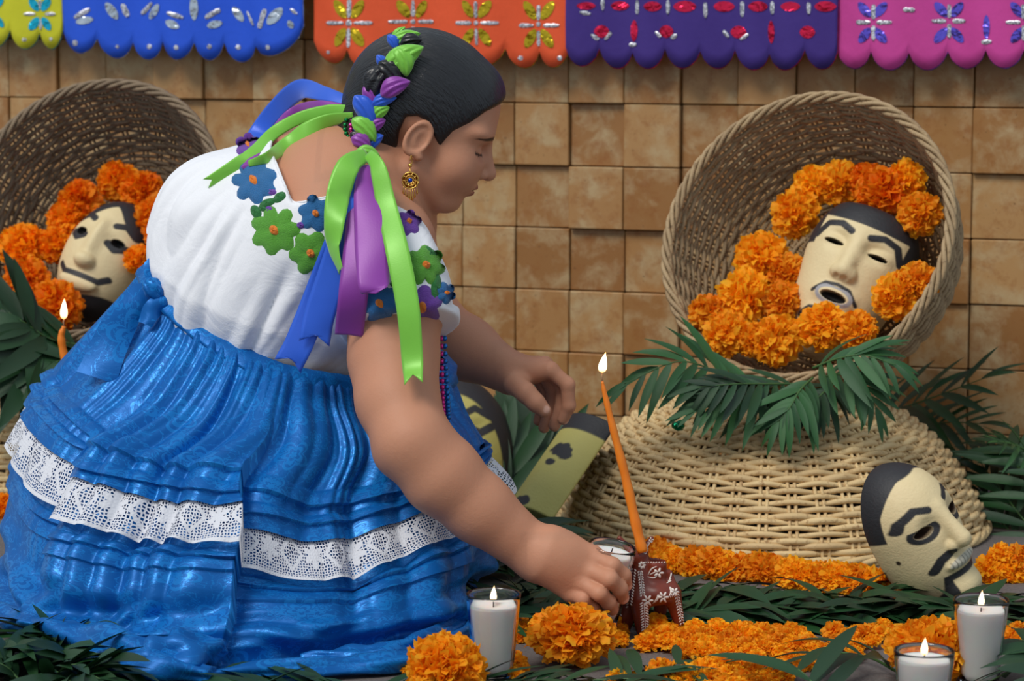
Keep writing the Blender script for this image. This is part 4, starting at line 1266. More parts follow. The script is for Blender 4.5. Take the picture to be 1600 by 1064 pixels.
def near_hand(P):
    d = None
    for k, kn in enumerate(NK):
        st = up_(((862, 850), (858, 862), (855, 874), (852, 884))[k], H1 + (.0, -.008, -.010, -.006)[k])
        e = d_cone(P, st, kn, .0240, .0130)
        d = e if d is None else smin(d, e, .014)
    d = smin(d, d_cone(P, WR_N, up_((872, 868), H1), .031, .027), .02)
    fd = None
    for k, f in enumerate(NF):
        r0 = (.0112, .0112, .0108, .0096)[k]
        e = chain(P, f, [r0, r0 * .97, r0 * .88, r0 * .76], .004)
        fd = e if fd is None else smin(fd, e, .0012)
    d = smin(d, fd, .007)
    e = chain(P, NTH, [.018, .0135, .0125, .0105], .008)
    return smin(d, e, .01)
H2 = 3.60
FK = [up_(p, y) for p, y in (((860, 578), H2 - .008), ((851, 570), H2 + .014), ((842, 570), H2 + .036), ((832, 574), H2 + .054))]
FF = [[FK[0], up_((887, 601), H2 - .010), up_((889, 634), H2 - .008), up_((880, 655), H2 - .002)],
      [FK[1], up_((880, 604), H2 + .016), up_((877, 640), H2 + .016), up_((866, 665), H2 + .016)],
      [FK[2], up_((866, 612), H2 + .040), up_((858, 646), H2 + .038), up_((850, 668), H2 + .034)],
      [FK[3], up_((852, 614), H2 + .058), up_((846, 640), H2 + .056), up_((841, 658), H2 + .05)]]
FTH = [up_((806, 600), H2 + .0), up_((822, 614), H2 - .024), up_((837, 629), H2 - .030), up_((850, 641), H2 - .030)]
def far_arm(P):
    return chain(P, [SH_F, EL_F, up_((730, 545), 3.69), WR_F], [.062, .047, .043, .031], .02)
def far_hand(P):
    d = None
    for k, kn in enumerate(FK):
        e = d_cone(P, WR_F + np.array([.008, (-.012, -.004, .006, .014)[k], 0.0]), kn, .022, .0125)
        d = e if d is None else smin(d, e, .012)
    for k, f in enumerate(FF):
        r0 = (.0108, .0110, .0105, .0092)[k]
        d = smin(d, chain(P, f, [r0, r0 * .96, r0 * .88, r0 * .78], .004), .004)
    d = smin(d, chain(P, FTH, [.0175, .0135, .0120, .0102], .008), .010)
    return d
def legs(P):
    d = None
    for y, kx in ((3.40, 640), (3.58, 650)):
        hip = up_((420, 600), y + (.03 if y < 3.5 else -.03)); kn = up_((kx, 770), y); an = np.array([kn[0] - .28, y, .07]); to = np.array([kn[0] - .12, y, .035])
        e = chain(P, [hip, kn], [.085, .058], .02); e = smin(e, chain(P, [kn, an, to], [.055, .036, .026], .02), .02)
        d = e if d is None else smin(d, e, .03)
    return d
_w0 = gp_[0]; WPL_C = _w0.mean(0)
WPL_N = nrm(np.linalg.svd(_w0 - WPL_C)[2][2]); WPL_N = WPL_N if WPL_N[2] > 0 else -WPL_N
def near_only(P, c, R, fn):
    """evaluate fn only around its bounding ball; elsewhere the distance to the ball does"""
    d = np.linalg.norm(P - c, axis=1) - R
    m_ = d < .05
    if m_.any(): d[m_] = fn(P[m_])
    return d
def body_sdf(P):
    hd = near_only(P, from_head((0, 0, .02)), .165, lambda X: head_sdf(to_head(X)) * HS)
    d = torso(P, -.009) + 1.2 * np.clip(.11 - (P - WPL_C) @ WPL_N, 0, .14)
    d = smin(d, d_sph(P, up_((482, 262), 3.63), .074), .05)
    nk0 = from_head((-.030, 0, -.03))
    nk = d_econe(P, nk0, NECKB, .056, .068, HL, 0.95)
    d = smin(d, nk, .035)
    d = smin(d, hd, .012)
    d = smin(d, near_arm(P), .03)
    d = smin(d, near_only(P, up_((905, 895), 3.23), .13, near_hand), .012)
    d = smin(d, far_arm(P), .03)
    d = smin(d, near_only(P, up_((840, 615), 3.62), .12, far_hand), .012)
    return smin(d, near_only(P, up_((560, 760), 3.5), .36, legs), .02)
def boxof(pts, pad):
    a = np.array(pts); return a.min(0) - pad, a.max(0) + pad
hb = (from_head((0, 0, .02)) - .135, from_head((0, 0, .02)) + .135)
nb = boxof([p for f in NF + [NTH] for p in f] + [up_((850, 866), 3.23)], .03)
fb = boxof([p for f in FF + [FTH] for p in f] + [up_((800, 583), 3.64)], .03)
pieces = []
allb = [(hb, .0020), (nb, .0018), (fb, .0020)]
V, F = sdf_mesh(body_sdf, (-.46, 3.10, 0.0), (.11, 3.86, .86), .0042)
cen = V[F].mean(1)
keep = np.ones(len(F), bool)
for (lo, hi), h in allb:
    keep &= ~np.all((cen > lo + .008) & (cen < hi - .008), axis=1)
pieces.append((V, F[keep]))
for (lo, hi), h in allb:
    Vb, Fb = sdf_mesh(body_sdf, lo - .006, hi + .006, h)
    cen = Vb[Fb].mean(1)
    pieces.append((Vb, Fb[np.all((cen > lo) & (cen < hi), axis=1)]))
V, F = merge(pieces)
q = hwarp(to_head(V))
C = np.tile(np.array(SKB), (len(V), 1))
def paint(msk, col_, a=1.0):
    w_ = (np.clip(msk, 0, 1) * a)[:, None]
    C[:] = C * (1 - w_) + np.array(col_) * w_
qa = np.stack([q[:, 0], np.abs(q[:, 1]), q[:, 2]], 1)
near = (np.linalg.norm(q, axis=1) < .2)
lip = np.minimum(d_ell(q, (.0925, 0, -.0425), (.012, .021, .0060)), d_ell(q, (.0890, 0, -.0525), (.012, .018, .0070)))
paint(near * np.clip(.5 - lip / .002, 0, 1), RGB(150, 84, 76), .85)
xz = np.stack([qa[:, 0] , qa[:, 1], qa[:, 2]], 1)
bz = .0385 - .10 * (qa[:, 1] - .03) - 4.0 * (qa[:, 1] - .030) ** 2
bro = np.maximum(np.abs(qa[:, 2] - bz) - .0036 * np.clip((.066 - qa[:, 1]) / .02, .4, 1), np.maximum(.012 - qa[:, 1], qa[:, 1] - .060))
paint(near * (qa[:, 0] > .035) * np.clip(.5 - bro / .002, 0, 1), RGB(30, 20, 18), .95)
lash = np.abs(qa[:, 2] - (.0070 + .12 * np.abs(qa[:, 1] - .031)))
paint(near * np.clip(2.0 - lash / .0014, 0, 1) * (np.abs(qa[:, 1] - .034) < .019) * (qa[:, 0] > .050), RGB(24, 16, 14), 1)
ck = np.linalg.norm(qa - np.array([.065, .045, -.02]), axis=1)
paint(near * np.clip(1 - ck / .03, 0, 1), RGB(200, 124, 98), .35)
# nails and knuckles
for f, off in ((FTH, (0, -.007, .005)), (FF[0], (.006, -.002, -.002)), (NF[0], (.004, -.008, 0)), (NF[1], (.004, -.008, 0))):
    nc = f[3] + nrm(f[3] - f[2]) * .004 + np.array(off)
    paint(np.clip((.0062 - np.linalg.norm(V - nc, axis=1)) / .0012, 0, 1), RGB(226, 180, 160), .8)
body = wobj('body', V, F, M_SKIN)
set_col(body.data, C)
# --- hair
hl = [(802, 152), (786, 164), (760, 175), (736, 192), (708, 205), (694, 222), (688, 232), (680, 216), (668, 190), (652, 181), (634, 182), (624, 206), (620, 250), (606, 286), (560, 290), (520, 200), (520, 60), (620, 20), (760, 20), (830, 80)]
HPOLY = np.array([img2head(u, v, -.07)[[0, 2]] for u, v in hl])
def hair_sdf(P):
    q = to_head(P)
    d = d_ell(q, (-.010, 0, .060), (.1065, .0835, .0985))
    d = smin(d, d_ell(q, (.063, 0, .080), (.0275, .054, .042)), .03)
    d = smin(d, d_ell(q, (-.07, 0, .0), (.042, .062, .05)), .03)
    d = smin(d, d_econe(q, np.array([-.055, 0, -.02]), to_head(NECKB[None])[0] * .45 + np.array([-.03, 0, -.03]), .045, .03, (0, 1, 0), 1.0), .03)
    d = smax(d, poly_sd(q[:, [0, 2]], HPOLY), .006)
    return d
V, F = sdf_mesh(hair_sdf, hb[0] - .03, hb[1] + .02, .0025)
m = NT('black_hair')
at = m.n('ShaderNodeAttribute'); at.attribute_name = 'paint'
n1 = m.noise(m.mapping(at.outputs['Color'], (3, 160, 160)), 1.0, 3, 0.6)
m.set(Base_Color=m.mix(n1, RGB(5, 5, 8), RGB(24, 24, 30)), Roughness=0.36, Specular_IOR_Level=0.6)
m.bump(n1, 0.9, 0.004)
M_HAIR = m.m
hair = wobj('hair', V, F, M_HAIR)
q = to_head(V)
# strands are combed back from the brow to the nape: texture space follows them
ang = np.arctan2(q[:, 1], q[:, 2] * .7 + .06 + q[:, 0] * .5)
set_col(hair.data, np.stack([q[:, 0] * 5, ang * .35, np.linalg.norm(q, axis=1)], 1))
hair['label'] = 'smooth black hair combed back'
# ================================================================== the woman: blouse
NECKPOLY = [(424, 232), (457, 318), (525, 303), (590, 322), (622, 322), (652, 338), (676, 330), (700, 250), (560, 110), (440, 150)]
SLV_END = up_((628, 512), 3.31)
SLV_AX = nrm(up_((621, 560), 3.30) - SH_N)
FRONTPOLY = [(650, 332), (668, 356), (684, 388), (700, 424), (708, 452), (706, 476), (800, 480), (800, 250), (650, 250)]
def blouse_sdf(P):
    uvp = proj(P)
    d = d_ell(P, E1[0] + TSD * -.006, np.array([.166, .172, .215]), TR)
    d = smin(d, d_ell(P, E2[0], np.array(E2[1]) + .005, TR), .07)
    d = smin(d, d_ell(P, E3[0], np.array(E3[1]) + .008, TR), .06)
    d = smin(d, d_sph(P, up_((482, 262), 3.63), .082), .05)
    d = smin(d, d_sph(P, up_((345, 352), 3.49), .085), .08)
    d = smin(d, d_ell(P, up_((440, 545), 3.5), np.array([.145, .135, .12]), TR), .05)
    sl = chain(P, [SH_N, up_((616, 450), 3.335), up_((628, 520), 3.31)], [.078, .080, .078], .02)
    sl = smax(sl, (P - SLV_END) @ SLV_AX, .004)
    d = smin(d, sl, .025)
    sf = chain(P, [SH_F, SH_F + (EL_F - SH_F) * .8], [.062, .056], .02)
    d = smin(d, sf, .03)
    d = smax(d, -poly_sd(uvp, FRONTPOLY) / 1170.0, .01)
    cut = np.maximum(poly_sd(uvp, NECKPOLY) / 1170.0, P[:, 1] - 3.66)
    d = smax(d, -cut, .004)
    hg_ = (P - WPL_C) @ WPL_N
    d = d + .32 * np.clip(.045 - hg_, 0, .07) * (P[:, 0] < -.06)
    d = smax(d, -hg_ - .03, .01)
    # the arm comes out of the sleeve: cut everything of the torso in front of the hem
    return d
BL_LO, BL_HI = (-.50, 3.16, .20), (.06, 3.88, .82)
V, F = sdf_mesh(blouse_sdf, BL_LO, BL_HI, .0034)
# folds gathered at the yoke, running down the back to the waist
me = mesh_from('tmp', V, F); N = np.zeros(len(V) * 3, dtype=np.float32); me.vertices.foreach_get('normal', N); N = N.reshape(-1, 3)
uvp = proj(V)
rel = (V - E1[0]) @ TR.T
angb = np.arctan2(rel[:, 1], rel[:, 0])
yoke = [(330, 285), (375, 262), (392, 330), (425, 405), (470, 395), (505, 440), (560, 430), (560, 540), (720, 540), (720, 300), (560, 100), (380, 200)]
yd = np.clip(poly_sd(uvp, yoke) / 60.0, 0, 1)
wv = vnoise(np.stack([angb * 3, rel[:, 2] * 4, rel[:, 1] * 3], 1), 1.0, 2)
r1 = np.abs(np.sin(angb * 15 + wv * 2.2 + rel[:, 2] * 6)) - .55
r2 = np.abs(np.sin(angb * 6 + wv * 2.6 - rel[:, 2] * 5 + 1)) - .55
cr = vnoise(V, 16, 4)
h = yd * (.0028 * r1 + .0095 * r2 + .006 * vnoise(V, 9, 4) + .002 * vnoise(V, 26, 6))
V = V + N * h[:, None]
bpy.data.meshes.remove(me)
m = NT('white_cotton')
oc = m.coord()
n1 = m.noise(oc, 14, 4, 0.6, 0.8); n2 = m.noise(oc, 700, 2)
m.set(Base_Color=m.mix(n2, RGB(226, 228, 234), RGB(240, 240, 244)), Roughness=0.75, Sheen_Weight=0.1)
m.bump(m.math('MULTIPLY_ADD', n2, 0.06, n1), 0.30, 0.012)
M_COTTON = m.m
M_COTTON.node_tree.nodes['Principled BSDF'].inputs['Subsurface Weight'].default_value = 0.0
blouse = wobj('blouse', V, F, M_COTTON)
blouse['label'] = 'white cotton blouse embroidered with bright flowers'
BVB = BVHTree.FromPolygons([tuple(v) for v in V], [tuple(f) for f in F])
bvd = mverts(body.data) + np.array(WO)
fb_ = np.zeros(len(body.data.loops), dtype=np.int32); body.data.loops.foreach_get('vertex_index', fb_)
BVK = BVHTree.FromPolygons([tuple(v) for v in bvd], [tuple(f) for f in fb_.reshape(-1, 4)])
def hit(u, v, trees=None):
    d = ray(u, v).normalized(); best = None
    for t in (trees or (BVB, BVK)):
        r_ = t.ray_cast(Vector((0, 0, CAMZ)), d)
        if r_[0] is not None and (best is None or r_[3] < best[3]): best = r_
    return best
def thread(name, col_):
    m = NT(name)
    n1 = m.noise(m.mapping(m.coord(), (1, 1, 4)), 420, 2)
    m.set(Base_Color=m.mix(n1, tuple(x * .72 for x in col_), tuple(min(1, x * 1.15) for x in col_)), Roughness=0.7, Sheen_Weight=0.2)
    m.bump(n1, 0.7, 0.003)
    return m.m
TH = {'b': thread('blue_thread', RGB(14, 104, 166)), 'g': thread('green_thread_embroidery', RGB(88, 166, 40)), 'd': thread('dark_green_thread', RGB(20, 116, 44)),
      'p': thread('purple_thread', RGB(112, 56, 168)), 'o': thread('orange_thread', RGB(246, 130, 20))}
def stitched(name, u, v, shape, mat, lift=.0015, bulge=.003, nr=5, na=36, tree=None):
    """shape(angle)->radius in px ; conforms to the cloth"""
    h_ = hit(u, v, tree or (BVB,))
    if h_ is None: return None
    P0, N0 = h_[0], h_[1]
    if N0.dot(ray(u, v)) > 0: N0 = -N0
    sc_ = P0.y / FPX
    right = Vector((1, 0, 0)); upv = Vector((0, 0, 1))
    Vv = []
    dview = ray(u, v).normalized()
    for i in range(nr + 1):
        for j in range(na):
            a = 2 * math.pi * j / na; rr = shape(a) * i / nr
            du, dv = rr * math.cos(a), rr * math.sin(a)
            hh = hit(u + du, v + dv, tree or (BVB,))
            if hh is None or (hh[0] - P0).length > rr * sc_ * 2.6 + .008:
                P = P0 + (right * du - upv * dv) * sc_; Nn = N0
            else:
                P, Nn = hh[0], hh[1]
                if Nn.dot(dview) > 0: Nn = -Nn
            t = i / nr
            Vv.append(P + Nn * (lift + bulge * (1 - t ** 3) * (0.75 + .25 * math.cos(3 * a)) - (.0025 if i == nr else 0)))
    F_ = [f for f in grid_faces(na, nr + 1, True)]
    return wobj(name, [list(p) for p in Vv], np.array(F_), mat, blouse)
def petals(n, r, ph=0.0, deep=.30):
    return lambda a: r * (1 - deep + deep * abs(math.cos((a + ph) * n / 2)) ** 0.7)
def ell_(rx, ry, ang=0.0):
    c_, s_ = math.cos(math.radians(ang)), math.sin(math.radians(ang))
    def f(a):
        x, y = math.cos(a) * c_ + math.sin(a) * s_, -math.cos(a) * s_ + math.sin(a) * c_
        return 1 / math.sqrt((x / rx) ** 2 + (y / ry) ** 2)
    return f
for (u, v, r_, n_, c_) in [(398, 283, 35, 7, 'b'), (430, 360, 38, 7, 'g'), (494, 334, 28, 6, 'b'), (486, 395, 34, 6, 'g'), (664, 415, 31, 7, 'g'), (659, 478, 32, 6, 'p'), (594, 474, 33, 7, 'b'),
                           (695, 458, 17, 6, 'b'), (638, 348, 20, 6, 'p'), (388, 228, 20, 6, 'p')]:
    stitched('embroidered_flower', u, v, petals(n_, r_ * 1.12, u, .36), TH[c_])
    stitched('flower_center', u, v, ell_(r_ * .26, r_ * .20, 50), TH['o'], .004, .0035, 3, 16)
for (u, v, rx, ry, an, c_) in [(437, 308, 14, 8, -35, 'd'), (418, 317, 16, 7, -20, 'd'), (400, 331, 13, 9, 60, 'd'), (411, 326, 9, 5, 20, 'd'), (425, 300, 8, 6, 0, 'p'), (421, 328, 8, 7, 0, 'p'),
                               (681, 450, 9, 28, 8, 'd'), (676, 505, 12, 10, -40, 'd'), (672, 395, 18, 7, 40, 'd'), (620, 440, 14, 7, -30, 'd'), (362, 262, 10, 7, 30, 'd'), (404, 205, 12, 6, -30, 'g'), (470, 352, 8, 6, 0, 'p'), (520, 360, 12, 6, 70, 'd')]:
    stitched('embroidered_leaf' if c_ in 'dg' else 'embroidered_bud', u, v, ell_(rx, ry, an), TH[c_], .0012, .0022, 3, 18)
# sleeve hem and neckline edging
def edging(pts, rad, mat, name, par):
    P = []
    for (u, v) in pts:
        h_ = hit(u, v, (BVB,))
        if h_ is not None: P.append(list(h_[0] - ray(u, v).normalized() * rad * .4))
    if len(P) > 3:
        V_, F_ = tube(catmull(P, 60), rad, 6); wobj(name, V_, F_, mat, par)
edging([(430, 252), (437, 270), (446, 292), (456, 314), (470, 316), (490, 312), (520, 306)], .0018, M_COTTON, 'neckline_edging', blouse)
# ================================================================== hair braid, ribbons
def ribbon_mat(name, col_):
    m = NT(name)
    n1 = m.noise(m.mapping(m.coord(), (1, 1, 1)), 30, 3)
    m.set(Base_Color=m.mix(n1, tuple(x * .86 for x in col_), col_), Roughness=0.42, Sheen_Weight=0.3, Metallic=0.08)
    m.bump(m.noise(m.coord(), 500, 2), 0.1, 0.001)
    return m.m
RM = {'g': ribbon_mat('lime_ribbon', RGB(124, 200, 62)), 'p': ribbon_mat('purple_ribbon', RGB(140, 52, 160)), 'b': ribbon_mat('blue_ribbon', RGB(30, 92, 214)), 'h': M_HAIR}
RN = {'g': 'lime green satin ribbon', 'p': 'purple satin ribbon', 'b': 'royal blue satin ribbon'}
def px(w, Y=3.3): return w * Y / FPX
def ribbon(c_, pts, wid, twist=None, notch=.012, curl=.001, seed=0, off=.012, wave=.003, dflt=3.3):
    P = []
    for (u, v, *r_) in pts:
        y = r_[0] if r_ else dflt
        h_ = hit(u, v)
        if h_ is not None and (not r_ or h_[0].y - off < y): y = min(y, h_[0].y - off)
        P.append(list(A(u, v, y)))
    V_, F_ = strip(P, [px(w_) for w_ in np.atleast_1d(wid)], 60, 9, twist, wave, curl, seed, notch=notch)
    o = wobj('ribbon', V_, F_, RM[c_], woman); o['label'] = RN[c_]
    md = o.modifiers.new('thick', 'SOLIDIFY'); md.thickness = .0006; md.offset = 0
    return o
KN = (574, 240)
ribbon('b', [(566, 262, 3.345), (538, 350, 3.305), (505, 440, 3.29), (470, 530, 3.28), (452, 566, 3.28)], [26, 40, 44, 46, 46], [.2, .1, 0, .1], seed=1, off=.016)
ribbon('b', [(566, 258, 3.335), (548, 330, 3.295), (522, 420, 3.28), (500, 490, 3.272), (492, 530, 3.27)], [26, 42, 46, 48, 48], [0, .1, -.1, 0], seed=2, off=.022)
ribbon('p', [(574, 262, 3.335), (562, 350, 3.29), (553, 450, 3.27), (545, 524, 3.262)], [26, 44, 46, 44], [0, .15, 0, 0], seed=3, off=.028, notch=.002)
ribbon('p', [(578, 258, 3.325), (576, 300, 3.295), (580, 380, 3.27), (583, 440, 3.255), (586, 456, 3.255)], [30, 46, 52, 48, 40], [0, -.1, 0, .1], seed=4, off=.034, notch=-.006, curl=.002)
ribbon('g', [KN + (3.33,), (545, 258, 3.30), (530, 300, 3.285), (522, 345, 3.275), (520, 385, 3.27), (532, 424, 3.268)], [20, 36, 38, 34, 32, 16], [.3, 0, -.5, .5, 1.0, .6], seed=5, off=.036, notch=.004)
ribbon('g', [KN + (3.325,), (590, 262, 3.30), (603, 318, 3.28), (620, 390, 3.26), (637, 480, 3.25), (644, 560, 3.25), (646, 592, 3.25)], [18, 26, 32, 36, 36, 34, 28], [.3, 0, .15, .3, .1, -.1], seed=6, off=.036, notch=.014)
# over the far shoulder
ribbon('b', [(552, 160, 3.44), (505, 146, 3.47), (468, 140, 3.52), (430, 172, 3.56), (396, 215, 3.56), (372, 252, 3.53)], [14, 26, 34, 32, 28, 18], [0, .3, 0, .2], seed=7, off=.006, notch=0, dflt=3.56)
ribbon('p', [(552, 170, 3.43), (500, 164, 3.46), (455, 176, 3.50), (420, 214, 3.50), (392, 250, 3.47), (380, 264, 3.45)], [10, 16, 14, 14, 14, 8], [0, .4, .2, .4], seed=8, off=.008, notch=0, dflt=3.5)
ribbon('g', [(556, 172, 3.42), (515, 174, 3.44), (470, 184, 3.45), (430, 206, 3.45), (398, 236, 3.44), (370, 256, 3.43), (326, 284, 3.42)], [16, 22, 20, 20, 22, 20, 16], [0, .3, -.2, .3, 0], seed=9, off=.012, notch=.01, dflt=3.46)
ribbon('g', [(552, 182, 3.41), (515, 188, 3.43), (478, 204, 3.43), (445, 228, 3.43), (418, 246, 3.43), (388, 256, 3.42)], [14, 22, 26, 24, 18, 10], [0, -.3, .1, -.2, 0], seed=10, off=.014, notch=0, dflt=3.46)
# braid: plump turns of hair and ribbon, overlapping left and right
def lobe(u, v, L, wd, ang, c_, lift=0.0, name='braid_turn'):
    h_ = hit(u, v, (BVH_HAIR, BVB, BVK)); Y = (h_[0].y if h_ else 3.44)
    Y = min(Y, 3.47) - px(wd) * .28 - lift
    c0 = A(u, v, Y); a = math.radians(ang)
    d = Vector((math.cos(a), 0, -math.sin(a))); n_ = Vector((0, -1, 0)); b_ = d.cross(n_)
    bm = bmesh.new(); bmesh.ops.create_uvsphere(bm, u_segments=24, v_segments=16, radius=1)
    for w_ in bm.verts:
        x, y, z = w_.co
        bend = .28 * x * x; y *= (1 - .45 * abs(x) ** 3)
        w_.co = d * (x * px(L) / 2) + b_ * ((y * (1 - .25 * x) + bend) * px(wd) / 2) + n_ * (z * px(wd) * .30 + (.045 * px(wd) * math.sin(y * 11 + u) if z > -.2 else 0))
    bm.verts.ensure_lookup_table()
    Vv = [list(w_.co + c0) for w_ in bm.verts]; Ff = [[q.index for q in f.verts] for f in bm.faces]; bm.free()
    me = mesh_from(name, [Vector(p) - WO for p in Vv], Ff)
    if c_ == 'h': set_col(me, np.array(Vv) * .5)
    return obj(name, me, RM[c_], hair)
hvd = mverts(hair.data) + np.array(WO)
fh_ = np.zeros(len(hair.data.loops), dtype=np.int32); hair.data.loops.foreach_get('vertex_index', fh_)
BVH_HAIR = BVHTree.FromPolygons([tuple(v) for v in hvd], [tuple(f) for f in fh_.reshape(-1, 4)])
for (u, v, L, wd, an, c_, lf) in [
        (632, 58, 44, 18, -20, 'g', .0), (642, 62, 30, 18, -10, 'h', .004), (616, 66, 26, 14, 60, 'b', .0), (622, 52, 26, 12, -50, 'g', .004),
        (628, 90, 64, 30, -35, 'g', .006), (612, 112, 42, 26, 50, 'h', .004), (600, 100, 30, 14, 60, 'b', .002), (632, 96, 40, 26, 70, 'g', .008), (590, 124, 52, 34, -60, 'h', .0),
        (616, 134, 44, 24, -25, 'p', .008), (582, 150, 34, 20, 60, 'p', .004), (600, 155, 34, 16, -15, 'b', .006), (573, 172, 50, 26, 60, 'b', .006), (594, 172, 26, 18, -30, 'g', .004),
        (588, 192, 26, 18, -30, 'p', .004), (572, 200, 44, 24, 45, 'g', .008), (584, 218, 28, 18, -35, 'b', .006), (566, 220, 30, 20, 30, 'p', .008), (575, 238, 34, 18, 10, 'g', .012), (560, 214, 24, 16, 40, 'h', .0)]:
    lobe(u, v, L * 1.2, wd * 1.3, an, c_, lf)
for (u, v, L, wd, an) in [(560, 275, 60, 24, 100), (538, 285, 40, 10, 20), (590, 268, 50, 16, 80)]:
    lobe(u, v, L, wd, an, 'h', .004, 'loose_hair')
# ================================================================== beads, earring
def bead_mat(name, c_):
    m = NT(name); m.set(Base_Color=c_, Roughness=0.18, Metallic=0.7)
    m.bump(m.noise(m.coord(), 300, 1), .2, .001); return m.m
BM_ = [bead_mat('green_beads', RGB(10, 120, 60)), bead_mat('pink_beads', RGB(220, 60, 150)), bead_mat('blue_beads', RGB(30, 110, 190)), bead_mat('violet_beads', RGB(80, 40, 120))]
bm = bmesh.new(); bmesh.ops.create_icosphere(bm, subdivisions=2, radius=1)
BEADM = []
for mt in BM_:
    me = bpy.data.meshes.new('bead'); bm.to_mesh(me); me.materials.append(mt)
    me.polygons.foreach_set('use_smooth', np.ones(len(me.polygons), bool)); BEADM.append(me)
bm.free()
neck = wobj('bead_necklace', *tube(catmull([A(549, 186, 3.42), A(546, 205, 3.41), A(556, 226, 3.40), A(574, 246, 3.38)], 30), .0008, 5), simple('bead_string', RGB(60, 40, 60)))
neck['label'] = 'strings of shiny green pink and blue beads'
def beads(path, n, r, mi):
    for p in catmull(path, n):
        o = bpy.data.objects.new('bead', BEADM[mi]); o.scale = (r, r, r); o.location = Vector(p) - WO; link(o, neck)
for k, (du, mi) in enumerate([(-6, 0), (3, 1), (10, 2)]):
    beads([A(549 + du, 180, 3.42), A(545 + du, 200, 3.405), A(551 + du, 216, 3.40), A(563 + du, 230, 3.39)], 9, .0032, mi)
for k, (du, mi) in enumerate([(-5, 3), (2, 1), (9, 2)]):
    pth = [A(680 + du * .3, 470, 3.38), A(688 + du * .6, 510, 3.36), A(689 + du * .8, 570, 3.35), A(690 + du, 620, 3.345), A(692 + du, 652, 3.345)]
    beads(pth, 22, .0038, mi)
gold = NT('gold_metal'); gold.set(Base_Color=RGB(222, 176, 92), Roughness=0.28, Metallic=1.0); gold.bump(gold.noise(gold.coord(), 900, 2), .25, .001); M_GOLD = gold.m
EC = A(641, 282, 3.365)
ear = empty('earring', EC - WO); ear.parent = woman; ear['label'] = 'gold filigree disc earring with a blue stone and fringe'
def eobj(name, V_, F_, mat): return obj(name, mesh_from(name, np.asarray(V_, float), F_), mat, ear)
p1 = px(1)
eobj('ear_hook', *tube(catmull([(0, -.001, 32 * p1), (2 * p1, 0, 40 * p1), (3 * p1, .004, 30 * p1), (0, .002, 20 * p1), (0, 0, 14 * p1)], 24), .0007, 6), M_GOLD)
bmv, bmf = lathe([(.0001, -.003), (.0022, -.002), (.003, 0), (.0022, .002), (.0001, .003)], 10); bmv[:, 2] += 24 * p1; eobj('gold_bead', bmv, bmf, M_GOLD)
def ring(R, r_, n=28):
    a = np.arange(n) * 2 * np.pi / n
    return tube(np.stack([R * np.cos(a), np.zeros(n), R * np.sin(a)], 1), r_, 6, closed=True)
pr = [ring(13 * p1, .0011), ring(8.5 * p1, .0008), ring(4.5 * p1, .0008)]
for a in np.arange(10) * 2 * np.pi / 10:
    c_, s_ = math.cos(a), math.sin(a)
    pr.append(tube(np.array([[4.5 * p1 * c_, 0, 4.5 * p1 * s_], [13 * p1 * c_, 0, 13 * p1 * s_]]), .0008, 5))
eobj('filigree_disc', *merge(pr), M_GOLD)
dv, df = lathe([(.0001, .001), (12.5 * p1, .001), (12.5 * p1, .0016), (.0001, .0016)], 24); eobj('disc_plate', dv[:, [0, 2, 1]], df, M_GOLD)
sv, sf = lathe([(.0001, .0016), (2 * p1, .0012), (3.6 * p1, 0)], 16); eobj('blue_stone', sv[:, [0, 2, 1]] * np.array([1, -1, 1]), sf, bead_mat('blue_stone', RGB(24, 60, 190)))
for k in range(7):
    x = (k - 3) * 3.6 * p1; z0 = -math.sqrt(max(0, (13 * p1) ** 2 - x * x))
    Lz = (15 + 7 * (1 - abs(k - 3) / 3)) * p1
    eobj('dangle', *tube(np.array([[x, 0, z0], [x, 0, z0 - 6 * p1], [x, 0, z0 - Lz * .8], [x, 0, z0 - Lz]]), [.0005, .0006, .0015, .0007], 6), M_GOLD)
# ================================================================== carved masks
m = NT('painted_wood')
n1 = m.noise(m.coord(), 60, 4); n2 = m.noise(m.coord(), 260, 3)
c = m.mix(m.math('MULTIPLY', n1, .35), m.attr(), m.mix(1.0, m.attr(), (.80, .74, .66), 'MULTIPLY'))
m.set(Base_Color=c, Roughness=0.6); m.bump(m.math('ADD', n1, n2), .22, .003)
M_MASK = m.m
CREAM = np.array(RGB(226, 206, 160)); YEL = np.array(RGB(196, 186, 104)); BLK = np.array(RGB(40, 40, 44))
def frame_out(out, roll, ):
    """columns: right, up, out of the face"""
    o = Vector(out).normalized(); u = Vector((0, 0, 1)); u = (u - o * u.dot(o)).normalized()
    r = u.cross(o)
    c, s_ = math.cos(roll), math.sin(roll)
    r2 = r * c - u * s_; u2 = u * c + r * s_
    return Matrix((r2, u2, o)).transposed()
def carve(name, label, fn, paintfn, loc, R3, lo, hi, h=.0016, cat='mask', mat=None):
    V_, F_ = sdf_mesh(fn, lo, hi, h)
    me = mesh_from(name, V_, F_)
    set_col(me, paintfn(V_)); me.materials.append(mat or M_MASK)
    o = bpy.data.objects.new(name, me)
    o.matrix_world = Matrix.Translation(loc) @ R3.to_4x4()
    COL.objects.link(o); tag(o, label, cat)
    return o
def mixc(C_, w_, c_):
    w_ = np.clip(w_, 0, 1)[:, None]; return C_ * (1 - w_) + c_ * w_
def edge(d, s=.0009): return np.clip(.5 - d / (2 * s), 0, 1)
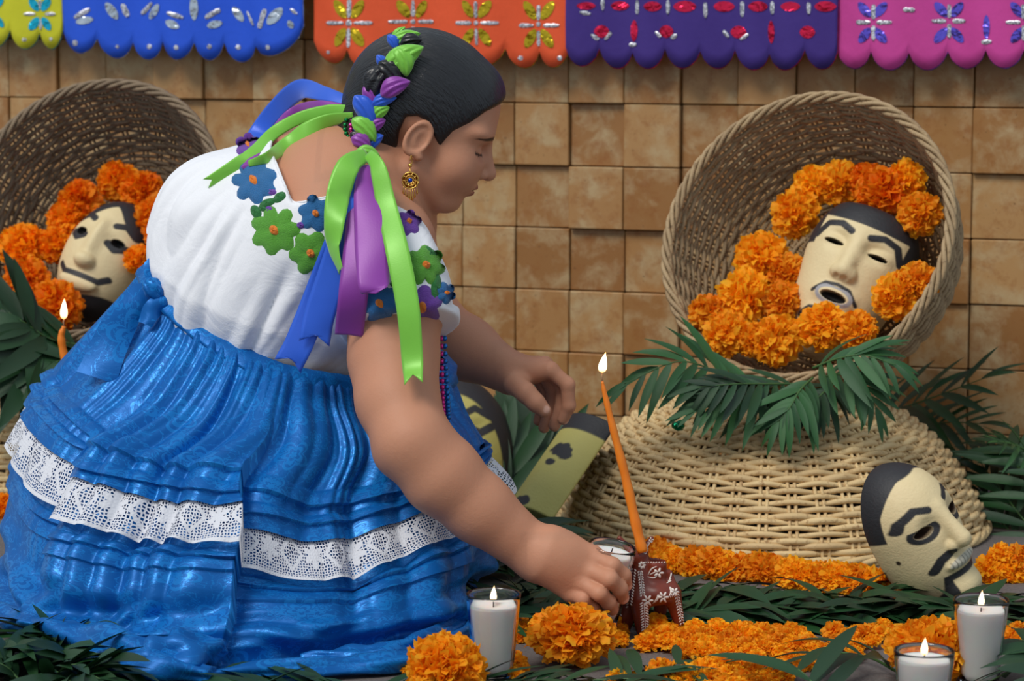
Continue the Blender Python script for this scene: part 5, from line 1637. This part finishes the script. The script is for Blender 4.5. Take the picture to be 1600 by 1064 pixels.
# ---- open-mouthed mask in the right basket (x right, y up, z out)
def m1(P):
    x, y, z = P.T; ax = np.abs(x); Pa = np.stack([ax, y, z], 1)
    d = d_ell(P, (0, -.01, -.02), (.080, .135, .075))
    d = smin(d, d_ell(P, (0, .045, -.02), (.084, .085, .070)), .03)
    d = smax(d, y - .108, .012)                                  # flat top of the hair
    d = smax(d, -z - .028, .004)
    d = smax(d, -d_ell(Pa, (.036, .034, .066), (.026, .015, .026)), .014)   # eye hollow
    d = smin(d, d_ell(Pa, (.037, .031, .030), (.022, .012, .018)), .006)
    d = smin(d, d_cone(P, (0, .052, .044), (0, -.012, .064), .008, .013), .012)
    d = smin(d, d_sph(Pa, (.011, -.016, .058), .010), .008)
    d = smax(d, -d_ell(Pa, (.007, -.0265, .066), (.0045, .004, .008)), .003)
    d = smin(d, d_ell(P, (0, -.052, .040), (.034, .018, .017)), .010)
    d = smin(d, d_ell(P, (0, -.100, .030), (.034, .024, .022)), .02)
    d = np.maximum(d, -d_ell(P, (0, -.056, .056), (.022, .0075, .02)))
    d = np.maximum(d, -d_ell(Pa, (.037, .028, .052), (.017, .0035, .03)))
    return np.maximum(d, -d_ell(P, (0, -.005, -.035), (.068, .12, .066)))
def p1_(P):
    C_ = np.tile(CREAM, (len(P), 1)); x, y = P[:, 0], P[:, 1]; uv = np.stack([np.abs(x), y], 1); xy = P[:, :2]
    C_ = mixc(C_, edge(.0685 + .012 * np.abs(x) / .08 * 0 - y + .10 * np.maximum(0, np.abs(x) - .05)), BLK)
    C_ = mixc(C_, edge(line_d(uv, [(.016, .052), (.036, .060), (.058, .056), (.070, .034)]) - .0055), BLK)
    C_ = mixc(C_, edge(np.maximum(.070 - np.abs(x), .02 - y)), BLK)
    C_ = mixc(C_, edge(line_d(uv, [(0, -.036), (.020, -.039), (.036, -.055)]) - .0032), BLK)
    C_ = mixc(C_, edge(np.abs(d_ell(P, (0, -.054, .05), (.028, .0135, .05))) - .003) * (y < -.04), np.array(RGB(160, 160, 165)))
    C_ = mixc(C_, edge(d_ell(P, (0, -.056, .056), (.0215, .0078, .03))), np.array(RGB(18, 12, 10)))
    C_ = mixc(C_, edge(d_ell(np.stack([np.abs(x), y, P[:, 2]], 1), (.037, .028, .05), (.0165, .004, .04))), np.array(RGB(20, 16, 14)))
    C_ = mixc(C_, edge(line_d(uv, [(.012, -.082), (.030, -.084), (.040, -.094)]) - .006), BLK)
    C_ = mixc(C_, edge(P[:, 2] + .0245), np.array(RGB(120, 92, 60)))
    return C_
C1 = in_basket(1330, 428, URC, UAX, .075)
carve('carved_mask', 'cream carved mask with open mouth and black hair inside the right-hand basket', m1, p1_, C1, frame_out((-.22, -.88, .36), math.radians(21)), (-.095, -.15, -.05), (.095, .125, .085))
# ---- moustached mask in the left basket
def m2(P):
    x, y, z = P.T; ax = np.abs(x); Pa = np.stack([ax, y, z], 1)
    d = d_ell(P, (0, 0, -.02), (.076, .112, .072))
    d = smax(d, -z - .028, .004)
    d = smax(d, -d_ell(Pa, (.038, .030, .066), (.022, .016, .026)), .012)
    d = smin(d, d_ell(P, (0, .012, .040), (.013, .046, .020)), .012)
    d = smin(d, d_ell(P, (0, -.020, .052), (.020, .014, .017)), .006)
    d = smax(d, -(y + .030 + 100 * (z < .045)), .003) if False else d
    d = smin(d, d_ell(P, (0, -.058, .040), (.036, .014, .012)), .010)
    d = np.maximum(d, -d_ell(Pa, (.038, .028, .052), (.013, .0075, .03)))
    return np.maximum(d, -d_ell(P, (0, 0, -.035), (.064, .098, .062)))
def p2_(P):
    C_ = np.tile(CREAM * .97, (len(P), 1)); x, y = P[:, 0], P[:, 1]; ax = np.abs(x); uv = np.stack([ax, y], 1)
    C_ = mixc(C_, edge(.082 - .45 * ax ** 1.0 + .010 * np.cos(ax * 60) - y), BLK)
    C_ = mixc(C_, edge(line_d(uv, [(.022, .056), (.038, .062), (.056, .050)]) - .006), BLK)
    C_ = mixc(C_, edge(line_d(uv, [(.024, .022), (.038, .015), (.054, .024)]) - .0065), BLK)
    C_ = mixc(C_, edge(line_d(uv, [(0, -.047), (.034, -.047), (.048, -.036)]) - .0052), BLK)
    C_ = mixc(C_, edge(d_ell(np.stack([ax, y, P[:, 2]], 1), (.038, .028, .05), (.0135, .0078, .05))), np.array(RGB(16, 12, 10)))
    C_ = mixc(C_, edge(y + .070 + .006 * np.cos(x * 50)), BLK)
    return C_
C2 = in_basket(158, 404, LRC, LAX, .07)
carve('carved_mask', 'cream moustached mask with black beard inside the left-hand basket', m2, p2_, C2, frame_out((-.24, -.88, .40), math.radians(18)), (-.09, -.125, -.05), (.09, .125, .085))
# ---- goateed mask leaning on the straw basket
def m3(P):
    x, y, z = P.T; ax = np.abs(x); Pa = np.stack([ax, y, z], 1)
    d = d_ell(P, (0, .02, -.025), (.074, .095, .085))
    d = smin(d, d_ell(P, (0, -.045, -.02), (.060, .070, .078)), .03)
    d = smax(d, -z - .040, .004)
    d = smax(d, -d_ell(Pa, (.037, .024, .068), (.022, .016, .022)), .014)
    d = smin(d, d_cone(P, (0, .040, .052), (0, -.012, .074), .008, .014), .012)
    d = smin(d, d_sph(Pa, (.011, -.018, .062), .010), .006)
    d = smin(d, d_ell(P, (0, -.046, .052), (.030, .010, .013)), .006)
    d = smin(d, d_ell(P, (0, -.090, .040), (.032, .022, .022)), .016)
    d = np.maximum(d, -d_ell(Pa, (.038, .020, .05), (.015, .007, .03)))
    return np.maximum(d, -d_ell(P, (0, -.005, -.045), (.062, .095, .078)))
def p3_(P):
    C_ = np.tile(CREAM, (len(P), 1)); x, y, z = P.T; ax = np.abs(x); uv = np.stack([ax, y], 1); Pa = np.stack([ax, y, z], 1)
    C_ = mixc(C_, edge(np.maximum(z + .002 - .5 * np.maximum(0, y - .06), .022 - y)), BLK)
    C_ = mixc(C_, edge(np.maximum(.098 - y, -z)), BLK)
    C_ = mixc(C_, edge(line_d(uv, [(.020, .048), (.038, .056), (.058, .046), (.063, .036)]) - .0055), BLK)
    C_ = mixc(C_, edge(np.abs(d_ell(Pa, (.038, .020, .05), (.0205, .013, .05)) + .001) - .0042) * (y < .028), BLK)
    C_ = mixc(C_, edge(d_ell(Pa, (.038, .020, .05), (.0155, .0075, .05))), np.array(RGB(60, 40, 28)))
    C_ = mixc(C_, edge(line_d(uv, [(.020, -.026), (.034, -.030), (.044, -.042)]) - .0068), BLK)
    C_ = mixc(C_, edge(d_ell(P, (0, -.046, .05), (.029, .0085, .05))), np.array(RGB(196, 192, 176)))
    C_ = mixc(C_, edge(np.minimum(np.abs(((x + .0) * 140 + 50) % 1 - .5) / 140 - .0006, 1) ) * (np.abs(y + .046) < .007) * (ax < .026) * (z > .03), np.array(RGB(90, 84, 74)))
    gq = np.maximum(np.abs(uv[:, 0]) - .036, np.abs(y + .086) - .028)
    C_ = mixc(C_, edge(np.abs(gq + .005) - .0052) * (z > -.01), BLK)
    C_ = mixc(C_, edge(d_sph(Pa, (.068, -.012, .0), .004)), np.array(RGB(50, 34, 24)))
    return C_
P3 = A(1440, 833, 3.50)
carve('carved_mask', 'cream mask with painted goatee and moustache leaning on the straw basket', m3, p3_, P3, frame_out((.62, -.76, .20), math.radians(-23)) * .93, (-.085, -.125, -.06), (.085, .13, .095))
# ---- mask seen edge-on, leaning like a plank
def m4(P):
    x, y, z = P.T
    d = d_ell(P, (0, .0, -.05), (.070, 1.0, .082))
    d = np.maximum(d, np.abs(y) - .095)
    d = smax(d, -z - .034, .003)
    return np.maximum(d, -np.maximum(d_ell(P, (0, 0, -.06), (.058, 1.0, .070)), np.abs(y) - .085))
def p4_(P):
    C_ = np.tile(YEL, (len(P), 1)); x, y, z = P.T
    C_ = mixc(C_, edge(.062 + .10 * (x - .03) * 0 - y), BLK)
    for yy, zz, rr in ((.020, .014, .013), (.012, .006, .009), (-.006, .018, .006), (-.085, .02, .010)):
        C_ = mixc(C_, edge(np.sqrt((y - yy) ** 2 + (z - zz) ** 2) - rr * (1 + .25 * vnoise(P, 130, 3))), BLK)
    return C_
# face turned to the left and up; its flat side looks at the viewer
ydir = (A(912, 674, 3.95) - A(822, 806, 3.86)).normalized()
xdir = Vector((.18, -.90, .38)); xdir = (xdir - ydir * xdir.dot(ydir)).normalized()
R4 = Matrix((xdir, ydir, xdir.cross(ydir))).transposed()
C4 = (A(912, 674, 3.95) + A(822, 806, 3.86)) / 2
carve('carved_mask', 'olive yellow mask with black top leaning edge-on against the straw basket', m4, p4_, C4, R4, (-.085, -.105, -.055), (.085, .105, .07), .0018)
# ---- dark-haired mask half hidden behind the knee
def m5(P):
    x, y, z = P.T; Pa = np.stack([np.abs(x), y, z], 1)
    d = d_ell(P, (0, 0, -.02), (.098, .125, .07))
    d = smax(d, -z - .025, .004)
    d = smin(d, d_cone(P, (0, .03, .046), (0, -.02, .06), .009, .014), .012)
    d = smax(d, -d_ell(Pa, (.042, .025, .064), (.024, .014, .022)), .012)
    d = smin(d, d_ell(P, (0, -.06, .035), (.034, .012, .014)), .01)
    return np.maximum(d, -d_ell(P, (0, 0, -.035), (.085, .11, .06)))
def p5_(P):
    C_ = np.tile(YEL * .9, (len(P), 1)); x, y, z = P.T; ax = np.abs(x); uv = np.stack([ax, y], 1)
    e = np.sqrt((x / .070) ** 2 + ((y + .03) / .115) ** 2)
    C_ = mixc(C_, edge((1 - e) * .05), BLK)
    C_ = mixc(C_, edge(line_d(uv, [(.016, .048), (.036, .056), (.058, .040)]) - .006), BLK)
    C_ = mixc(C_, edge(line_d(uv, [(.020, .024), (.038, .014), (.058, .022)]) - .007), BLK)
    C_ = mixc(C_, edge(line_d(uv, [(0, -.045), (.03, -.048), (.04, -.055)]) - .005), BLK)
    return C_
carve('carved_mask', 'olive mask with thick black hair half hidden behind the woman\'s knee', m5, p5_, A(712, 700, 4.14), frame_out((.12, -.93, .30), math.radians(-6)), (-.11, -.14, -.05), (.11, .14, .085), .002)
# ================================================================== candles in glasses, tapers, clay animal
m = NT('clear_glass')
m.set(Base_Color=(0.97, 0.985, 0.98), Roughness=0.02, IOR=1.47, Transmission_Weight=1.0)
m.bump(m.noise(m.coord(), 30, 1), .04, .002)
M_GLASS = m.m
m = NT('white_wax')
m.set(Base_Color=RGB(232, 228, 224), Roughness=0.5, Subsurface_Weight=0.35, Subsurface_Scale=0.012)
m.bump(m.noise(m.coord(), 40, 3), .12, .003)
M_WAX = m.m
m = NT('orange_wax')
n1 = m.noise(m.mapping(m.coord(), (1, 1, .3)), 60, 3)
m.set(Base_Color=m.mix(n1, RGB(226, 112, 14), RGB(246, 146, 34)), Roughness=0.45, Subsurface_Weight=0.2, Subsurface_Scale=0.006); m.bump(n1, .25, .003)
M_OWAX = m.m
M_WICKB = simple('burnt_wick', RGB(40, 30, 26), .9)
m = NT('candle_flame')
em = m.n('ShaderNodeEmission')
sxyz = m.n('ShaderNodeSeparateXYZ'); m.l(m.coord('Generated'), sxyz.inputs[0])
m.l(m.ramp(sxyz.outputs[2], [(0.0, RGB(255, 150, 60)), (0.25, RGB(255, 226, 170)), (0.75, RGB(255, 244, 214)), (1.0, RGB(255, 190, 90))]), em.inputs[0])
em.inputs[1].default_value = 3.2
m.l(em.outputs[0], m.out.inputs[0])
M_FLAME = m.m
def flame_mesh(h, r, lean=0.0):
    pr = []
    for t in np.linspace(0, 1, 12):
        pr.append((max(.0001, r * math.sin(math.pi * t ** 0.62) ** 0.9 * (1 - .25 * t)), h * t))
    V_, F_ = lathe(pr, 14); V_[:, 0] += lean * (V_[:, 2] / h) ** 2 * h
    return V_, F_
def glass_candle(label, loc, H, R0, R1, fill, axis=None, lit=True, group='candles in glasses', tilt=None, flz=0.0):
    root = empty('candle_glass', loc, tilt)
    tag(root, label, 'candle', group)
    n = 60; t = 0.0022; V_ = []
    prof = [(.0005, 0.0), (R0 * .8, 0.0), (R0 - .002, .0008), (R0, .004)]
    for q in np.linspace(.08, 1, 14): prof.append((R0 + (R1 - R0) * q, .004 + (H - .006) * q))
    prof += [(R1 - t * .3, H), (R1 - t, H - .001)]
    for q in np.linspace(.97, .09, 12): prof.append((R0 + (R1 - R0) * q - t, .004 + (H - .006) * q))
    prof += [(R0 - t - .003, .010), (.0005, .009)]
    pr = np.array(prof); a = np.arange(n) * 2 * np.pi / n
    flute = 1 - .020 * np.abs(np.sin(a * 5))[None] * np.clip((.86 - pr[:, 1] / H) * 8, 0, 1)[:, None] * np.clip(pr[:, 1] / .01, 0, 1)[:, None]
    V_ = np.stack([pr[:, :1] * flute * np.cos(a), pr[:, :1] * flute * np.sin(a), np.repeat(pr[:, 1:2], n, 1)], -1).reshape(-1, 3)
    obj('glass', mesh_from('glass', V_, grid_faces(n, len(pr), True)), M_GLASS, root)
    zf = H * fill; rf = lambda z: R0 + (R1 - R0) * (z - .004) / (H - .006) - t - .0009
    wp = [(.0005, .0098), (rf(.012) - .004, .0098), (rf(.013) - .001, .012)] + [(rf(z) * .978, z) for z in np.linspace(.02, zf - .002, 8)] + [(rf(zf) - .0015, zf + .0012), (rf(zf) - .004, zf), (.008, zf - .001), (.0005, zf - .0018)]
    wv, wf = lathe(wp, 40); obj('wax', mesh_from('wax', wv, wf), M_WAX, root)
    obj('wick', mesh_from('wick', *tube(np.array([[0, 0, zf - .003], [.0003, 0, zf + .003], [.001, 0, zf + .007]]), .0008, 6)), M_WICKB, root)
    if lit:
        fv, ff = flame_mesh(.020, .0043, .05); fv[:, 2] += zf + .0045
        obj('flame', mesh_from('flame', fv, ff), M_FLAME, root)
    return root
def glass_at(label, u, Y, fill, **kw):
    P = A(u, 900, Y); P.z = 0.0
    P.x = (u - 800) / FPX * (Y * _cp + CAMZ * _sp)
    return glass_candle(label, P, .110, .0235, .0335, fill, **kw)
glass_at('lit white candle in a glass at the hem of the blue skirt', 771, 3.04, .86)
glass_at('lit white candle in a glass right of the goateed mask', 1530, 3.01, .87)
glass_at('nearest lit candle glass at the bottom edge, cut off by the picture', 1441, 2.76, .90)
# the one in the woman's hand, tilted
from mathutils import Quaternion
tq = Quaternion((0, 1, 0), math.radians(9)) @ Quaternion((1, 0, 0), math.radians(6))
top = A(957, 852, 3.232)
hz = tq @ Vector((0, 0, .110))
glass_candle('unlit white candle in a tilted glass held in the woman\'s hand', top - hz, .110, .0235, .0315, .90, lit=False, tilt=tq)
# orange taper
def taper(label, pts, rads, flame_h, lean):
    P = [Vector(p) for p in pts]
    root = empty('taper_candle', P[0]); tag(root, label, 'candle', 'orange taper candles')
    c_ = catmull([p - P[0] for p in P], 50)
    rr = np.interp(np.linspace(0, 1, 50), np.linspace(0, 1, len(rads)), rads) * (1 + .06 * np.sin(np.arange(50) * .9))
    obj('wax', mesh_from('wax', *tube(c_, rr, 12)), M_OWAX, root)
    e = P[-1] - P[0]
    obj('wick', mesh_from('wick', *tube(np.array([list(e), list(e + Vector((-.0008, 0, .007))), list(e + Vector((.0004, 0, .014)))]), .0009, 6)), simple('pale_wick', RGB(190, 150, 110), .9), root)
    fv, ff = flame_mesh(flame_h, .0062, lean); o = obj('flame', mesh_from('flame', fv, ff), M_FLAME, root, e + Vector((0, 0, .011)))
    return root
taper('tall crooked orange taper candle burning in the clay animal', [A(1004, 862, 3.262), A(992, 812, 3.262), A(976, 740, 3.262), A(958, 670, 3.26), A(946, 620, 3.26), A(941, 596, 3.26)], [.0068, .0066, .0060, .0048, .0036, .0018], .027, .16)
b0 = A(96, 530, 4.02)
taper('orange taper candle burning behind the woman at the left', [Vector((b0.x + .09, 4.02, .0)), Vector((b0.x + .05, 4.02, .12)), Vector((b0.x + .012, 4.02, .24)), A(96, 532, 4.02), A(100, 510, 4.02)], [.008, .008, .007, .006, .0035], .034, .05)
# clay animal
CY = 3.275
def c_(u, v, dy=0.0): return L3(A(u, v, CY + dy))
k1 = CY / FPX
def clay(P):
    d = d_ell(P, c_(1026, 926), (34 * k1, .024, 21 * k1))
    d = smin(d, d_cone(P, c_(1000, 930), c_(1000, 884), 21 * k1, 13 * k1), .012)
    d = smin(d, d_ell(P, c_(993, 868, -.002), (15 * k1, 12 * k1, 12 * k1)), .010)
    d = smin(d, d_cone(P, c_(990, 872, -.002), c_(978, 878, -.004), 9 * k1, 6 * k1), .006)
    d = smin(d, d_cone(P, c_(1004, 866), c_(1018, 842), 6 * k1, 4 * k1), .005)
    d = smin(d, d_cone(P, c_(988, 864, .014), c_(968, 842, .018), 6 * k1, 4 * k1), .005)
    d = smin(d, d_cone(P, c_(1003, 868, .004), c_(1003, 858, .004), 11 * k1, 11 * k1), .006)
    d = smin(d, d_cone(P, c_(1024, 916), c_(1025, 884), 15 * k1, 17 * k1), .006)
    d = np.maximum(d, -d_cone(P, c_(1025, 896), c_(1026, 860), 12 * k1, 15 * k1))
    d = smin(d, d_cone(P, c_(1052, 918), c_(1046, 896), 7 * k1, 5 * k1), .006)
    for a, b, ra, rb, dy in (((998, 936), (1006, 998), 15, 9.5, -.012), ((988, 934), (976, 984), 15, 9.5, .016), ((1050, 930), (1061, 973), 15, 8.5, .004), ((1034, 936), (1030, 966), 13, 9, .030)):
        d = smin(d, d_cone(P, c_(*a, dy), c_(*b, dy), ra * k1, rb * k1), .008)
    return d
lo = c_(945, 1008, -.05); hi = c_(1080, 830, .06)
lo[1], hi[1] = CY - .05, CY + .06
V_, F_ = sdf_mesh(clay, lo, hi, .0013)
zmin = V_[:, 2].min()
m = NT('burnished_red_clay')
n1 = m.noise(m.coord(), 60, 3)
m.set(Base_Color=m.mix(n1, RGB(104, 40, 26), RGB(132, 54, 34)), Roughness=0.35); m.bump(n1, .1, .002)
M_CLAY = m.m
org = Vector((c_(1010, 990)[0], CY, zmin))
animal = empty('clay_animal', Vector((org.x, org.y, 0.0)))
tag(animal, 'red clay animal candle holder painted with white flowers and ferns', 'figurine')
dz = Vector((0, 0, -zmin + .001)) if zmin > 0.001 or zmin < 0 else Vector((0, 0, 0))
AO = np.array([org.x, org.y, zmin - .001])
obj('clay_body', mesh_from('clay_body', V_ - AO, F_), M_CLAY, animal)
BVC = BVHTree.FromPolygons([tuple(v) for v in V_], [tuple(f) for f in F_])
M_WPAINT = simple('white_slip_paint', RGB(232, 222, 214), .5, .08, 200)
def slip(strokes, name):
    pr = []
    for pts, w_ in strokes:
        Pp = []
        n_ = 7
        for (u, v) in catmull(pts, n_):
            h_ = hit(u, v, (BVC,))
            if h_ is not None: Pp.append(h_[0] - ray(u, v).normalized() * .0003)
        if len(Pp) < 3: continue
        if max((Pp[i + 1] - Pp[i]).length for i in range(len(Pp) - 1)) > .012: continue
        L_ = len(Pp)
        pr.append(tube(np.array([list(p) for p in Pp]), np.array([w_ * k1 * (.4 + .6 * math.sin(math.pi * (i + .5) / L_)) for i in range(L_)]), 5))
    if pr:
        V2, F2 = merge(pr); obj(name, mesh_from(name, V2 - AO, F2), M_WPAINT, animal)
def fern(a, b, n, l, w_=1.5, sd=(1, -1)):
    out = []
    a = np.array(a, float); b = np.array(b, float); d = (b - a) / np.linalg.norm(b - a); p = np.array([-d[1], d[0]])
    for i in range(n):
        c0 = a + (b - a) * (i / (n - 1))
        for s_ in sd: out.append(([c0 + p * s_ * 1.5, c0 + p * s_ * l + d * 3], w_))
    out.append(([a, (a + b) / 2, b], .8))
    return out
def daisy(u, v, r_, n=6):
    return [([(u + 1.5 * math.cos(t), v + 1.5 * math.sin(t)), (u + r_ * math.cos(t), v + r_ * math.sin(t))], 2.1) for t in np.arange(n) * 2 * math.pi / n]
slip(fern((1006, 942), (1009, 996), 14, 6.5) , 'painted_fern')
slip(fern((990, 890), (983, 948), 14, 4.5), 'painted_fern'); slip(fern((1000, 893), (1004, 930), 10, 4), 'painted_fern')
slip(fern((1056, 925), (1066, 974), 12, 4, 1.3), 'painted_fern'); slip(fern((968, 960), (966, 985), 7, 3.5, 1.2), 'painted_fern')
slip(fern((1006, 866), (1018, 844), 7, 3, 1.1), 'painted_fern')
slip(daisy(1012, 939, 9) + daisy(1036, 934, 9) + daisy(1054, 926, 7), 'painted_flower')
slip(daisy(1029, 896, 8, 5) + [([(1012, 900), (1018, 890), (1026, 886)], 1.2), ([(1012, 902), (1022, 904), (1028, 898)], 1.2), ([(1015, 899), (1021, 896), (1026, 893)], 1)], 'painted_flower')
slip(daisy(1003, 884, 6, 7), 'painted_flower')
slip([([(1020 + i * 2, 944 - i), (1026 + i * 2, 936 - i), (1028 + i, 930)], 1.0) for i in range(3)] + [([(1044 + i * 3, 936 - i), (1048 + i * 2, 926), (1046 + i, 918)], 1.0) for i in range(3)], 'painted_leaf')
slip([([(1042 + i * 2, 912 - i * 3), (1049, 908 - i * 4)], 1.4) for i in range(4)], 'painted_leaf')
slip([([(1008 + i * 4.2, 879.5), (1010 + i * 4.2, 879.5)], 1.4) for i in range(8)], 'painted_dot')
